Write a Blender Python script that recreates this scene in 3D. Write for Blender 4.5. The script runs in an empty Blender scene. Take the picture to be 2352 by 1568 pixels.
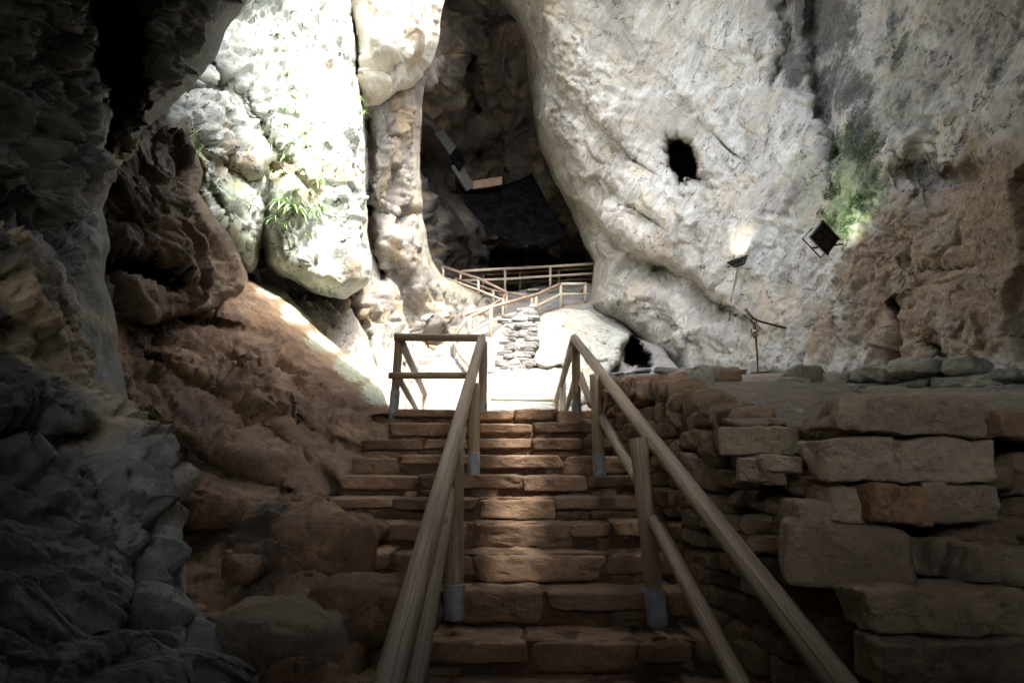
import bpy, bmesh, math, random
import numpy as np
from mathutils import Vector, Matrix

random.seed(7)
SC = bpy.context.scene
COL = SC.collection
F = 1568.0            # focal length, in pixels of a 2352 x 1568 picture
CX, CY = 1176.0, 784.0
PITCH = math.atan(294.0 / 1568.0)
CP, SP = math.cos(PITCH), math.sin(PITCH)


def unproj(px, py, D):
    """Picture direction + distance along world Y -> world point (arrays ok)."""
    px = np.asarray(px, float); py = np.asarray(py, float); D = np.asarray(D, float)
    a = (px - CX) / F; b = (CY - py) / F
    dy = CP - b * SP
    dz = SP + b * CP
    s = D / dy
    return np.stack([a * s, D + 0 * s, dz * s], -1)


def at(px, py, D):
    return tuple(unproj(px, py, D))


# ------------------------------------------------------------------ noise
def _hash(ix, iy, iz, seed):
    h = (ix.astype(np.int64) * 374761393 + iy.astype(np.int64) * 668265263 +
         iz.astype(np.int64) * 2147483647 + seed * 1274126177) & 0xFFFFFFFF
    h = ((h ^ (h >> 13)) * 1274126177) & 0xFFFFFFFF
    h = ((h ^ (h >> 16)) * 2246822519) & 0xFFFFFFFF
    return (h ^ (h >> 15)) & 0xFFFFFFFF


def perlin(P, seed=0):
    i = np.floor(P).astype(np.int64)
    f = P - i
    u = f * f * f * (f * (f * 6 - 15) + 10)
    out = 0
    for dx in (0, 1):
        wx = u[:, 0] if dx else 1 - u[:, 0]
        for dy in (0, 1):
            wy = u[:, 1] if dy else 1 - u[:, 1]
            for dz in (0, 1):
                wz = u[:, 2] if dz else 1 - u[:, 2]
                h = _hash(i[:, 0] + dx, i[:, 1] + dy, i[:, 2] + dz, seed)
                gx = (h & 1023) / 511.5 - 1
                gy = ((h >> 10) & 1023) / 511.5 - 1
                gz = ((h >> 20) & 1023) / 511.5 - 1
                out = out + wx * wy * wz * (gx * (f[:, 0] - dx) + gy * (f[:, 1] - dy) + gz * (f[:, 2] - dz))
    return out


def fbm(P, octaves=4, seed=0, rough=0.5, ridged=False):
    a = 1.0; s = 0; n = 0
    for o in range(octaves):
        v = perlin(P * (2.03 ** o) + o * 17.3, seed + o)
        if ridged:
            v = 0.5 - np.abs(v) * 1.6
        s = s + a * v; n += a; a *= rough
    return s / n


def facets(P, seed=0, jit=0.9, soft=.14):
    """Worley cells, each a randomly tilted plane: (tilt height, crack distance)."""
    i = np.floor(P).astype(np.int64)
    f1 = np.full(len(P), 9.0); f2 = np.full(len(P), 9.0); val = np.zeros(len(P)); val2 = np.zeros(len(P))
    for dx in (-1, 0, 1):
        for dy in (-1, 0, 1):
            for dz in (-1, 0, 1):
                cx, cy, cz = i[:, 0] + dx, i[:, 1] + dy, i[:, 2] + dz
                h = _hash(cx, cy, cz, seed); g = _hash(cx, cy, cz, seed + 77)
                ox = P[:, 0] - (cx + 0.5 + jit * ((h & 1023) / 1023 - .5))
                oy = P[:, 1] - (cy + 0.5 + jit * (((h >> 10) & 1023) / 1023 - .5))
                oz = P[:, 2] - (cz + 0.5 + jit * (((h >> 20) & 1023) / 1023 - .5))
                d = ox * ox + oy * oy + oz * oz
                v = (((g & 1023) / 511.5 - 1) * ox + (((g >> 10) & 1023) / 511.5 - 1) * oy +
                     (((g >> 20) & 1023) / 511.5 - 1) * oz) + (((h >> 5) & 255) / 255 - .5) * .5
                m = d < f1
                m2 = (~m) & (d < f2)
                val2 = np.where(m, val, np.where(m2, v, val2))
                f2 = np.where(m, f1, np.minimum(f2, d))
                val = np.where(m, v, val)
                f1 = np.where(m, d, f1)
    e = np.sqrt(f2) - np.sqrt(f1)
    w = np.clip(e / soft, 0, 1); w = .5 + .5 * w * w * (3 - 2 * w)      # no sawtooth where two breaks meet
    return val * w + val2 * (1 - w), e


def rot_strata(P, tilt):
    """Rotate about Y by tilt and squeeze, so that beds run diagonally."""
    c, s = math.cos(tilt), math.sin(tilt)
    return np.stack([P[:, 0] * c - P[:, 2] * s, P[:, 1], P[:, 0] * s + P[:, 2] * c], -1)


def rock_disp(P, big=.5, mid=.2, small=.06, fine=.02, tilt=.9, stretch=2.2, seed=1, bed=0.0, micro=0.0, bands=False):
    w = np.stack([fbm(P * .6, 3, seed + 31), fbm(P * .6, 3, seed + 37), fbm(P * .6, 3, seed + 41)], -1)
    Q = rot_strata(P, tilt) + w * .7
    Q = Q * np.array([1 / stretch, 1 / stretch ** .5, 1.0])
    d = big * 1.6 * fbm(Q * .35, 3, seed)
    if mid:
        d = d + mid * .7 * fbm(Q * .8, 3, seed + 3, .45, ridged=True)
        v, e = facets(Q * .8, seed + 4)
        d = d + mid * 1.0 * (v - .22 * np.clip(1 - e / .07, 0, 1))
    lo_ = d; d = 0 * lo_
    if small:
        v, e = facets(Q * 2.6 + w, seed + 5, soft=.09)
        d = d + small * (v * 1.0 - .5 * np.clip(1 - e / .09, 0, 1))
        d = d + small * .6 * fbm(Q * 2.6, 4, seed + 6, .55, ridged=True)
    if fine:
        v, e = facets(Q * 8.0 + w * 3, seed + 8)
        d = d + fine * (v * 1.0 - .4 * np.clip(1 - e / .15, 0, 1)) + fine * 1.6 * fbm(P * 6, 3, seed + 9)
    if micro:
        v, e = facets(Q * 17.0 + w * 5, seed + 12)
        d = d + micro * (v - .6 * np.clip(1 - e / .2, 0, 1))
    if bed:
        # ledges along the beds
        t = Q[:, 2] * 1.7 + .4 * fbm(P * .9, 2, seed + 50)
        fr = t - np.floor(t)
        d = d + bed * (fr ** .6 - .6)
    if bands:
        return np.stack([lo_, d], -1)
    return lo_ + d


# ------------------------------------------------------------------ objects
def new_obj(name, verts, faces, mat=None, parent=None, smooth=False, attrs=None):
    me = bpy.data.meshes.new(name)
    v = np.asarray(verts, np.float32)
    if isinstance(faces, np.ndarray):
        k = faces.shape[1]
        me.vertices.add(len(v)); me.vertices.foreach_set('co', v.ravel())
        me.loops.add(faces.size); me.loops.foreach_set('vertex_index', faces.astype(np.int32).ravel())
        me.polygons.add(len(faces))
        me.polygons.foreach_set('loop_start', np.arange(0, faces.size, k, dtype=np.int32))
        me.update(calc_edges=True)
    else:
        me.from_pydata([tuple(map(float, p)) for p in v], [], [tuple(f) for f in faces])
        me.update()
    if smooth:
        me.polygons.foreach_set('use_smooth', np.ones(len(me.polygons), bool))
    for key, arr in (attrs or {}).items():
        arr = np.asarray(arr, np.float32)
        if arr.ndim == 1:
            me.attributes.new(key, 'FLOAT', 'POINT').data.foreach_set('value', arr)
        else:
            me.attributes.new(key, 'FLOAT_COLOR', 'POINT').data.foreach_set(
                'color', np.concatenate([arr, np.ones((len(arr), 1), np.float32)], 1).ravel())
    if mat:
        me.materials.append(mat)
    o = bpy.data.objects.new(name, me)
    COL.objects.link(o)
    if parent:
        o.parent = parent
        o.matrix_parent_inverse = Matrix.Translation(parent.location).inverted()
    return o


def empty(name, loc=(0, 0, 0)):
    o = bpy.data.objects.new(name, None)
    o.location = loc; o.empty_display_size = .1
    COL.objects.link(o)
    return o


def tag(o, label=None, cat=None, group=None, kind=None):
    if label: o['label'] = label
    if cat: o['category'] = cat
    if group: o['group'] = group
    if kind: o['kind'] = kind
    return o


class MB:
    """Collects several shapes into one mesh."""
    def __init__(self): self.v = []; self.f = []; self.n = 0; self.a = {}
    def add(self, verts, faces, **attrs):
        verts = np.asarray(verts, float)
        self.v.append(verts)
        self.f += [tuple(int(i) + self.n for i in f) for f in faces]
        for k, x in attrs.items():
            self.a.setdefault(k, []).append(np.broadcast_to(np.asarray(x, float), (len(verts),) + np.shape(x)[(0 if np.ndim(x) == 0 else 1):]) if np.ndim(x) < 1 else np.asarray(x))
        self.n += len(verts)
    def build(self, name, mat, parent=None, smooth=False):
        return new_obj(name, np.concatenate(self.v), self.f, mat, parent, smooth,
                       {k: np.concatenate(x) for k, x in self.a.items()})


def box(c, s, R=None):
    c = np.asarray(c, float); h = np.asarray(s, float) / 2
    v = np.array([[x, y, z] for x in (-1, 1) for y in (-1, 1) for z in (-1, 1)], float) * h
    if R is not None:
        v = v @ np.asarray(R).T
    f = [(0, 1, 3, 2), (4, 6, 7, 5), (0, 4, 5, 1), (2, 3, 7, 6), (0, 2, 6, 4), (1, 5, 7, 3)]
    return v + c, f


def tube(pts, r, n=10, caps=True, wob=0.0, seed=0, ds=None):
    """Round bar along a polyline; r a number or one per point. Returns verts, faces, grain coords."""
    pts = np.asarray(pts, float)
    r = np.broadcast_to(np.asarray(r, float), (len(pts),))
    if ds:
        P = [pts[0]]; R = [r[0]]
        for i in range(len(pts) - 1):
            L = np.linalg.norm(pts[i + 1] - pts[i]); k = max(1, int(L / ds))
            for j in range(1, k + 1):
                P.append(pts[i] + (pts[i + 1] - pts[i]) * j / k); R.append(r[i] + (r[i + 1] - r[i]) * j / k)
        pts = np.array(P); r = np.array(R)
    t = np.gradient(pts, axis=0); t /= np.linalg.norm(t, axis=1)[:, None] + 1e-9
    ref = np.array([0, 0, 1.0]) if abs(t[0][2]) < .9 else np.array([1.0, 0, 0])
    V = []; G = []; along = 0
    for i, p in enumerate(pts):
        if i: along += np.linalg.norm(pts[i] - pts[i - 1])
        a = np.cross(ref, t[i]); a /= np.linalg.norm(a); b = np.cross(t[i], a)
        for k in range(n):
            th = 2 * math.pi * k / n
            d = math.cos(th) * a + math.sin(th) * b
            rr = r[i]
            V.append(p + d * rr); G.append((math.cos(th), math.sin(th), along))
    V = np.array(V); G = np.array(G)
    if wob:
        Q = np.stack([G[:, 0] * .5, G[:, 1] * .5, G[:, 2] * 1.3], -1) + seed * 7.7
        V = V + (V - np.repeat(pts, n, 0)) * (wob * 2.2 * fbm(Q, 3, seed))[:, None]
    fs = []
    for i in range(len(pts) - 1):
        for k in range(n):
            fs.append((i * n + k, i * n + (k + 1) % n, (i + 1) * n + (k + 1) % n, (i + 1) * n + k))
    if caps:
        fs.append(tuple(range(n))[::-1]); fs.append(tuple(range((len(pts) - 1) * n, len(pts) * n)))
    return V, fs, G


def cube_sphere(n):
    """Surface grid of a cube [-1,1]^3, welded."""
    idx = {}; V = []; Fs = []
    def vid(p):
        k = tuple(np.round(p, 5))
        if k not in idx:
            idx[k] = len(V); V.append(p)
        return idx[k]
    for ax in range(3):
        for sg in (-1, 1):
            for i in range(n):
                for j in range(n):
                    q = []
                    for (u, w) in ((i, j), (i + 1, j), (i + 1, j + 1), (i, j + 1)):
                        p = [0, 0, 0]; p[ax] = sg
                        p[(ax + 1) % 3] = -1 + 2 * u / n; p[(ax + 2) % 3] = -1 + 2 * w / n
                        q.append(vid(p))
                    Fs.append(tuple(q if sg > 0 else q[::-1]))
    return np.array(V, float), Fs


_CS = {n: cube_sphere(n) for n in (4, 6, 8, 14, 22, 34)}


def stone(c, s, seed, n=6, k=5.0, rough=.1, R=None, skew=.12):
    """One weathered stone: rounded block, corners pulled about, then broken into facets."""
    V, Fs = _CS[n]
    rnd = np.random.RandomState(seed)
    P = V / (np.sum(np.abs(V) ** k, 1) ** (1 / k))[:, None]
    cr = rnd.uniform(-skew, skew, (2, 2, 2, 3))
    T = (P + 1) / 2
    off = 0
    for a in (0, 1):
        for b in (0, 1):
            for d in (0, 1):
                w = (T[:, 0] if a else 1 - T[:, 0]) * (T[:, 1] if b else 1 - T[:, 1]) * (T[:, 2] if d else 1 - T[:, 2])
                off = off + w[:, None] * cr[a, b, d]
    P = P + off * 1.4
    h = np.asarray(s, float) / 2
    m = float(np.min(h)) * 2
    W = P * h
    nrm = V / np.linalg.norm(V, axis=1)[:, None]
    v, e = facets(W / (m * 1.1) + seed * 3.1, 5)
    v2, e2 = facets(W / (m * .42) + seed * 3.1, 9)
    d = m * rough * (v * .9 + v2 * .35 + .8 * fbm(W / (m * .5) + seed, 3, 3))
    W = W + nrm * d[:, None]
    if R is not None:
        W = W @ np.asarray(R).T
    return W + np.asarray(c, float), Fs


def rotz(a):
    c, s = math.cos(a), math.sin(a)
    return np.array([[c, -s, 0], [s, c, 0], [0, 0, 1]])


def rotx(a):
    c, s = math.cos(a), math.sin(a)
    return np.array([[1, 0, 0], [0, c, -s], [0, s, c]])


def roty(a):
    c, s = math.cos(a), math.sin(a)
    return np.array([[c, 0, s], [0, 1, 0], [-s, 0, c]])


# ------------------------------------------------------------------ rock walls
def poly_dist(px, py, poly, closed=True):
    """Unsigned distance, nearest point and signed side to a polyline."""
    best = np.full(px.shape, 1e18); nx = np.zeros(px.shape); ny = np.zeros(px.shape); sd = np.zeros(px.shape)
    n = len(poly)
    for i in range(n if closed else n - 1):
        x0, y0 = poly[i]; x1, y1 = poly[(i + 1) % n]
        dx, dy = x1 - x0, y1 - y0
        L = dx * dx + dy * dy + 1e-9
        t = np.clip(((px - x0) * dx + (py - y0) * dy) / L, 0, 1)
        qx, qy = x0 + t * dx, y0 + t * dy
        d = (px - qx) ** 2 + (py - qy) ** 2
        m = d < best
        best = np.where(m, d, best); nx = np.where(m, qx, nx); ny = np.where(m, qy, ny)
        sd = np.where(m, np.sign(dx * (py - y0) - dy * (px - x0)), sd)
    return np.sqrt(best), nx, ny, sd


def inside(px, py, poly):
    r = np.zeros(px.shape, bool); n = len(poly)
    for i in range(n):
        x0, y0 = poly[i]; x1, y1 = poly[(i + 1) % n]
        if y0 == y1: continue
        c = (y0 > py) != (y1 > py)
        r ^= c & (px < (x1 - x0) * (py - y0) / (y1 - y0) + x0)
    return r


def tps(ctrl):
    c = np.array(ctrl, float)
    X = c[:, :2] / 600.0; y = 1.0 / c[:, 2]
    n = len(X)
    def U(r2): return np.where(r2 > 1e-12, r2 * np.log(r2 + 1e-12), 0)
    K = U(((X[:, None] - X[None]) ** 2).sum(-1)) + np.eye(n) * 1e-4
    Pm = np.concatenate([np.ones((n, 1)), X], 1)
    A = np.block([[K, Pm], [Pm.T, np.zeros((3, 3))]])
    w = np.linalg.solve(A, np.concatenate([y, np.zeros(3)]))
    lo, hi = c[:, 2].min() * .85, c[:, 2].max() * 1.15
    def f(px, py):
        Z = np.stack([px, py], -1) / 600.0
        o = w[n] + Z @ w[n + 1:]
        for i in range(n):
            o = o + w[i] * U(((Z - X[i]) ** 2).sum(-1))
        return 1.0 / np.clip(o, 1 / hi, 1 / lo)
    return f


LAYERS = {}


def rock_layer(name, poly, ctrl, mat, step=5.0, roll=40, roll_d=1.0, skirt=2.0, creases=(), holes=(),
               disp=None, paint=(), jag=5.0, seed=1, smooth=False, roll_w=None):
    poly = [tuple(map(float, p)) for p in poly]
    # roughen the outline
    dense = []
    n = len(poly)
    for i in range(n):
        x0, y0 = poly[i]; x1, y1 = poly[(i + 1) % n]
        k = max(1, int(math.hypot(x1 - x0, y1 - y0) / 12))
        for j in range(k):
            dense.append((x0 + (x1 - x0) * j / k, y0 + (y1 - y0) * j / k))
    dn = np.array(dense)
    Q = np.stack([dn[:, 0] / 40, dn[:, 1] / 40, 0 * dn[:, 0] + seed * 5.3], -1)
    dn = dn + jag * 1.8 * np.stack([fbm(Q, 4, seed, .6), fbm(Q + 9.1, 4, seed + 2, .6)], -1)
    dense = [tuple(p) for p in dn]
    x0, y0 = dn.min(0); x1, y1 = dn.max(0)
    gx = np.arange(x0 - step, x1 + 2 * step, step); gy = np.arange(y0 - step, y1 + 2 * step, step)
    X, Y = np.meshgrid(gx, gy)
    ins = inside(X, Y, dense)
    q = ins[:-1, :-1] & ins[1:, :-1] & ins[:-1, 1:] & ins[1:, 1:]
    W = X.shape[1]
    ids = np.arange(X.size).reshape(X.shape)
    quads = np.stack([ids[:-1, :-1][q], ids[1:, :-1][q], ids[1:, 1:][q], ids[:-1, 1:][q]], -1)
    used, inv = np.unique(quads, return_inverse=True)
    quads = inv.reshape(-1, 4)
    px = X.ravel()[used].copy(); py = Y.ravel()[used].copy()
    cnt = np.bincount(quads.ravel(), minlength=len(used))
    bnd = cnt < 4
    d, nx, ny, _ = poly_dist(px, py, dense)
    near = bnd & (d < step * 1.6)
    px[near] = nx[near]; py[near] = ny[near]; d[near] = 0
    depth = tps(ctrl)
    D = depth(px, py)
    for cr in creases:
        cd, _, _, sd = poly_dist(px, py, cr['p'], closed=False)
        wob = 1 + .7 * fbm(np.stack([px / 60, py / 60, 0 * px + 3], -1), 3, seed + 60)
        if cr.get('kind', 'gauss') == 'gauss':
            D = D + cr['a'] * np.exp(-(cd / (cr['w'] * wob)) ** 2)
        else:   # ledge: the right-hand side of the line lies deeper, fading out
            s = cd * sd + 14 * fbm(np.stack([px / 40, py / 40, 0 * px], -1), 3, seed + 61)
            D = D + cr['a'] * .5 * (1 + np.tanh(s / cr['w'])) * np.exp(-(np.abs(s) / cr['fall']) ** 2)
    for (hx, hy, rx, ry, ang, dep, *hk) in holes:
        c, s = math.cos(ang), math.sin(ang)
        u = ((px - hx) * c + (py - hy) * s) / rx; v = (-(px - hx) * s + (py - hy) * c) / ry
        rr = np.sqrt(u * u + v * v) + .85 * fbm(np.stack([px / 28, py / 28, 0 * px + 1], -1), 3, seed + 70)
        D = D + dep / (1 + np.exp(np.clip((rr - 1) * (hk[0] if hk else 30), -40, 40))) 
    rw = roll_w(px, py) if roll_w else 1.0
    t = np.clip(d / (roll * (.4 + .6 * rw)), 0, 1)
    D = D + roll_d * rw * (1 - np.sqrt(np.clip(1 - (1 - t) ** 2, 0, 1)))
    P = unproj(px, py, D)
    faces = quads
    # skirt: the rim is carried back into the rock
    e = np.concatenate([quads[:, [0, 1]], quads[:, [1, 2]], quads[:, [2, 3]], quads[:, [3, 0]]])
    key = np.minimum(e[:, 0], e[:, 1]) * len(px) + np.maximum(e[:, 0], e[:, 1])
    _, first, c = np.unique(key, return_index=True, return_counts=True)
    be = e[first[c == 1]]
    bv = np.unique(be)
    m = -np.ones(len(px), int); m[bv] = np.arange(len(bv))
    rings = 4; prev = bv; allP = [P]; allf = [faces]; base = len(px)
    cen = np.array([px.mean(), py.mean()])
    for k in range(1, rings + 1):
        dd = D[bv] + skirt * (k / rings) ** 1.3
        allP.append(unproj(px[bv], py[bv], dd))
        cur = base + np.arange(len(bv)); base += len(bv)
        pm = prev
        allf.append(np.stack([pm[m[be[:, 1]]], pm[m[be[:, 0]]], cur[m[be[:, 0]]], cur[m[be[:, 1]]]], -1))
        prev = cur
    P = np.concatenate(allP); faces = np.concatenate(allf)
    # normals
    a, b, cc, dd = (P[faces[:, i]] for i in range(4))
    fn = np.cross(cc - a, dd - b)
    N = np.zeros_like(P)
    for i in range(4):
        for ax in range(3):
            N[:, ax] += np.bincount(faces[:, i], fn[:, ax], minlength=len(P))
    # soften
    N /= np.linalg.norm(N, axis=1)[:, None] + 1e-12
    if np.mean((N * P).sum(1)[:len(px)]) > 0:
        N = -N; faces = faces[:, ::-1]
    if isinstance(disp, (list, tuple)):       # several bedding directions across the wall
        ppx0 = np.concatenate([px] + [px[bv]] * rings)
        dp = 0; ws = 0
        for (x_at, dd_) in disp:
            wgt = np.exp(-((ppx0 - x_at) / 230.0) ** 2) + 1e-6
            dp = dp + wgt[:, None] * rock_disp(P, seed=seed, bands=True, **dd_); ws = ws + wgt
        dp = dp / ws[:, None]
    else:
        dp = rock_disp(P, seed=seed, bands=True, **(disp or {}))
    damp = np.concatenate([.35 + .65 * np.clip(d / min(roll * .8, 40), 0, 1)] + [np.full(len(bv), .35)] * rings)
    # steep parts are sampled too coarsely for the small breaks: leave those off there
    emax = np.zeros(len(P))
    for i in range(4):
        L_ = np.linalg.norm(P[faces[:, i]] - P[faces[:, (i + 1) % 4]], axis=1)
        np.maximum.at(emax, faces[:, i], L_); np.maximum.at(emax, faces[:, (i + 1) % 4], L_)
    lat = step / F * P[:, 1] * 1.3
    hi_w = np.clip(2.2 / (emax / lat), 0, 1) ** 2
    zone = np.clip(.9 + 2.6 * fbm(P * .33, 3, seed + 150, .5), .3, 1.7)      # smooth faces next to broken ones
    hi_w = hi_w * zone
    P = P + N * ((dp[:, 0] * np.maximum(np.minimum(hi_w / zone, 1), .5) + dp[:, 1] * hi_w) * damp)[:, None]
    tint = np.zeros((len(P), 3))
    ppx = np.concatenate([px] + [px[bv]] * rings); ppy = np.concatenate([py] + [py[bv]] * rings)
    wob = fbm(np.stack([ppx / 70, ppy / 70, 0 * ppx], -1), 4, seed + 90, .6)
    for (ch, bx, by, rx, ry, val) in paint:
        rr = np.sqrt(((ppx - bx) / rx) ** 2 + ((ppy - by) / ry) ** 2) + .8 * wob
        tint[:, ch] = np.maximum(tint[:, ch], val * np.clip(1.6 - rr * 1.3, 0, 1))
    vary = np.stack([np.clip(.5 + 1.5 * fbm(rot_strata(P, .9) * np.array([.25, .35, .6]), 5, seed + 92, .6), 0, 1),
                     np.clip(.5 + 1.6 * fbm(P * .9, 4, seed + 93, .6), 0, 1), np.clip(.5 + 1.6 * fbm(P * 1.6, 4, seed + 94, .6), 0, 1)], -1)
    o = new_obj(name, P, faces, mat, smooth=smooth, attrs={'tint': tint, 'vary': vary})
    LAYERS[name] = (ppx[:len(px)], ppy[:len(px)], P[:len(px)], N[:len(px)])
    return o


def surf(layer, px, py):
    X, Y, P, N = LAYERS[layer]
    i = int(np.argmin((X - px) ** 2 + (Y - py) ** 2))
    return P[i], N[i]
# ------------------------------------------------------------------ materials
class NT:
    def __init__(self, name):
        self.m = bpy.data.materials.new(name); self.m.use_nodes = True
        self.t = self.m.node_tree; self.t.nodes.clear()
        self.out = self.n('ShaderNodeOutputMaterial'); self.b = self.n('ShaderNodeBsdfPrincipled')
        self.l(self.b.outputs[0], self.out.inputs[0])
    def n(self, t, **kw):
        x = self.t.nodes.new(t)
        for k, v in kw.items(): setattr(x, k, v)
        return x
    def l(self, a, b): self.t.links.new(a, b)
    def put(self, sock, v):
        if hasattr(v, 'is_linked') or hasattr(v, 'links'): self.l(v, sock)
        else: sock.default_value = v
    def noise(self, vec, scale, detail=6, rough=.55, dist=0, out='Fac'):
        x = self.n('ShaderNodeTexNoise'); x.inputs['Scale'].default_value = scale
        x.inputs['Detail'].default_value = detail; x.inputs['Roughness'].default_value = rough
        x.inputs['Distortion'].default_value = dist
        self.l(vec, x.inputs['Vector']); return x.outputs[out]
    def voro(self, vec, scale, feature='DISTANCE_TO_EDGE', out='Distance'):
        x = self.n('ShaderNodeTexVoronoi', feature=feature); x.inputs['Scale'].default_value = scale
        self.l(vec, x.inputs['Vector']); return x.outputs[out]
    def math(self, op, a, b=0.0, clamp=False):
        x = self.n('ShaderNodeMath', operation=op, use_clamp=clamp)
        self.put(x.inputs[0], a); self.put(x.inputs[1], b); return x.outputs[0]
    def rng(self, v, a, b, c=0.0, d=1.0, smooth=True):
        x = self.n('ShaderNodeMapRange', interpolation_type='SMOOTHSTEP' if smooth else 'LINEAR')
        self.put(x.inputs[0], v)
        for i, k in enumerate((a, b, c, d)): x.inputs[i + 1].default_value = k
        return x.outputs[0]
    def mix(self, f, a, b, mode='MIX'):
        x = self.n('ShaderNodeMix', data_type='RGBA', blend_type=mode)
        self.put(x.inputs[0], f)
        for s, v in ((x.inputs[6], a), (x.inputs[7], b)):
            self.put(s, v if not isinstance(v, tuple) else (v + (1.0,))[:4])
        return x.outputs[2]
    def vmath(self, op, a, b):
        x = self.n('ShaderNodeVectorMath', operation=op)
        self.put(x.inputs[0], a); self.put(x.inputs[1], b); return x.outputs[0]
    def vscale(self, a, s):
        x = self.n('ShaderNodeVectorMath', operation='SCALE'); self.put(x.inputs[0], a)
        x.inputs['Scale'].default_value = s; return x.outputs[0]
    def bump(self, h, strength=.5, dist=.05):
        x = self.n('ShaderNodeBump'); x.inputs['Strength'].default_value = strength
        x.inputs['Distance'].default_value = dist; self.l(h, x.inputs['Height'])
        self.l(x.outputs[0], self.b.inputs['Normal'])


def rock_mat(name, light, mid, dark, crack=1.0, scale=1.0, tilt=.9, stretch=2.2, bump=.6, bdist=.06, rough=.85,
             moss=((.10, .16, .05), (.22, .30, .10)), clay=((.20, .10, .05), (.36, .20, .10)), speck=1.0,
             soot_shade=(.02, .02, .022), base_clay=0.0, base_moss=0.0, warm=(.46, .34, .2), spec=.25):
    t = NT(name)
    tc = t.n('ShaderNodeTexCoord'); P = tc.outputs['Object']
    mp = t.n('ShaderNodeMapping'); mp.inputs['Rotation'].default_value = (0, tilt, 0)
    mp.inputs['Scale'].default_value = (1, 1, 1)
    t.l(P, mp.inputs['Vector'])
    Q = t.vmath('MULTIPLY', mp.outputs[0], (1 / stretch, 1 / stretch ** .5, 1.0))
    va = t.n('ShaderNodeAttribute', attribute_name='vary')
    vs_ = t.n('ShaderNodeSeparateColor'); t.l(va.outputs['Color'], vs_.inputs[0])
    at_ = t.n('ShaderNodeAttribute', attribute_name='tint')
    sep = t.n('ShaderNodeSeparateColor'); t.l(at_.outputs['Color'], sep.inputs[0])
    tone = t.n('ShaderNodeAttribute', attribute_name='tone')
    n2 = t.noise(Q, 3.2 * scale, 5, .66, .5)
    n3 = t.noise(P, 12 * scale, 5, .72)
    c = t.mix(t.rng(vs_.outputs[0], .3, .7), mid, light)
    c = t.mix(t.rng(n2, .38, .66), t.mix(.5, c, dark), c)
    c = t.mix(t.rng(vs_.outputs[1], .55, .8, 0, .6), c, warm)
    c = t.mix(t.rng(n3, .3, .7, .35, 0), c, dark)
    fineN = t.math('ADD', t.math('MULTIPLY', n2, .65), t.math('MULTIPLY', n3, .35))
    def chan(i, base, soft=.35):
        b0 = t.math('ADD', sep.outputs[i], base)
        v = t.math('ADD', b0, t.math('MULTIPLY', t.math('SUBTRACT', fineN, .5), 1.8))
        return t.math('MULTIPLY', t.rng(v, .36, .36 + soft + .2), t.rng(b0, .02, .15))
    c = t.mix(t.math('MULTIPLY', chan(1, base_clay), .92), c, t.mix(t.rng(n3, .35, .65), *clay))
    c = t.mix(t.math('MULTIPLY', chan(0, base_moss), .85), c, t.mix(t.rng(n3, .35, .68), *moss))
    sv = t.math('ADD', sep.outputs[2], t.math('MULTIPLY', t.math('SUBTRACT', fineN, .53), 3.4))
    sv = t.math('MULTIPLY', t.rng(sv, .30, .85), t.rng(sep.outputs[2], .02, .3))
    c = t.mix(t.math('MULTIPLY', sv, .88), c, t.mix(t.rng(n3, .4, .65), soot_shade, t.mix(.6, dark, soot_shade)))  # third tint channel: dark stains, in places also painted-in shade
    # fissures: dark-filled cracks with a shape of their own
    wq = t.vmath('ADD', Q, t.vscale(n2, .5))
    e1 = t.voro(wq, 2.3 * scale)
    k = t.math('MULTIPLY', t.rng(e1, 0, .035, 1, 0), t.math('MULTIPLY', t.rng(n3, .42, .58), t.rng(t.math('ADD', vs_.outputs[2], t.math('MULTIPLY', tone.outputs['Fac'], .2)), .33, .62)))
    k = t.math('MULTIPLY', k, crack, clamp=True)
    sp = t.math('MULTIPLY', t.rng(t.noise(Q, 11 * scale, 3, .65, .8), .57, .66), t.rng(vs_.outputs[2], .45, .65, .25, 1))
    c = t.mix(t.math('MULTIPLY', sp, .75 * speck, clamp=True), c, (.05, .045, .038))
    c = t.mix(t.math('MULTIPLY', k, .85), c, (.025, .022, .018))
    tn = t.math('ADD', 1.0, t.math('MULTIPLY', tone.outputs['Fac'], .42))
    mul = t.n('ShaderNodeVectorMath', operation='SCALE'); t.l(c, mul.inputs[0]); t.l(tn, mul.inputs['Scale'])
    t.l(mul.outputs[0], t.b.inputs['Base Color'])
    h = t.math('ADD', t.math('MULTIPLY', n2, 1.0), t.math('MULTIPLY', n3, .55))
    h = t.math('SUBTRACT', h, t.math('MULTIPLY', sp, .25 * speck))
    t.bump(h, bump, bdist)
    t.b.inputs['Roughness'].default_value = rough
    t.b.inputs['Specular IOR Level'].default_value = spec
    return t.m


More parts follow.
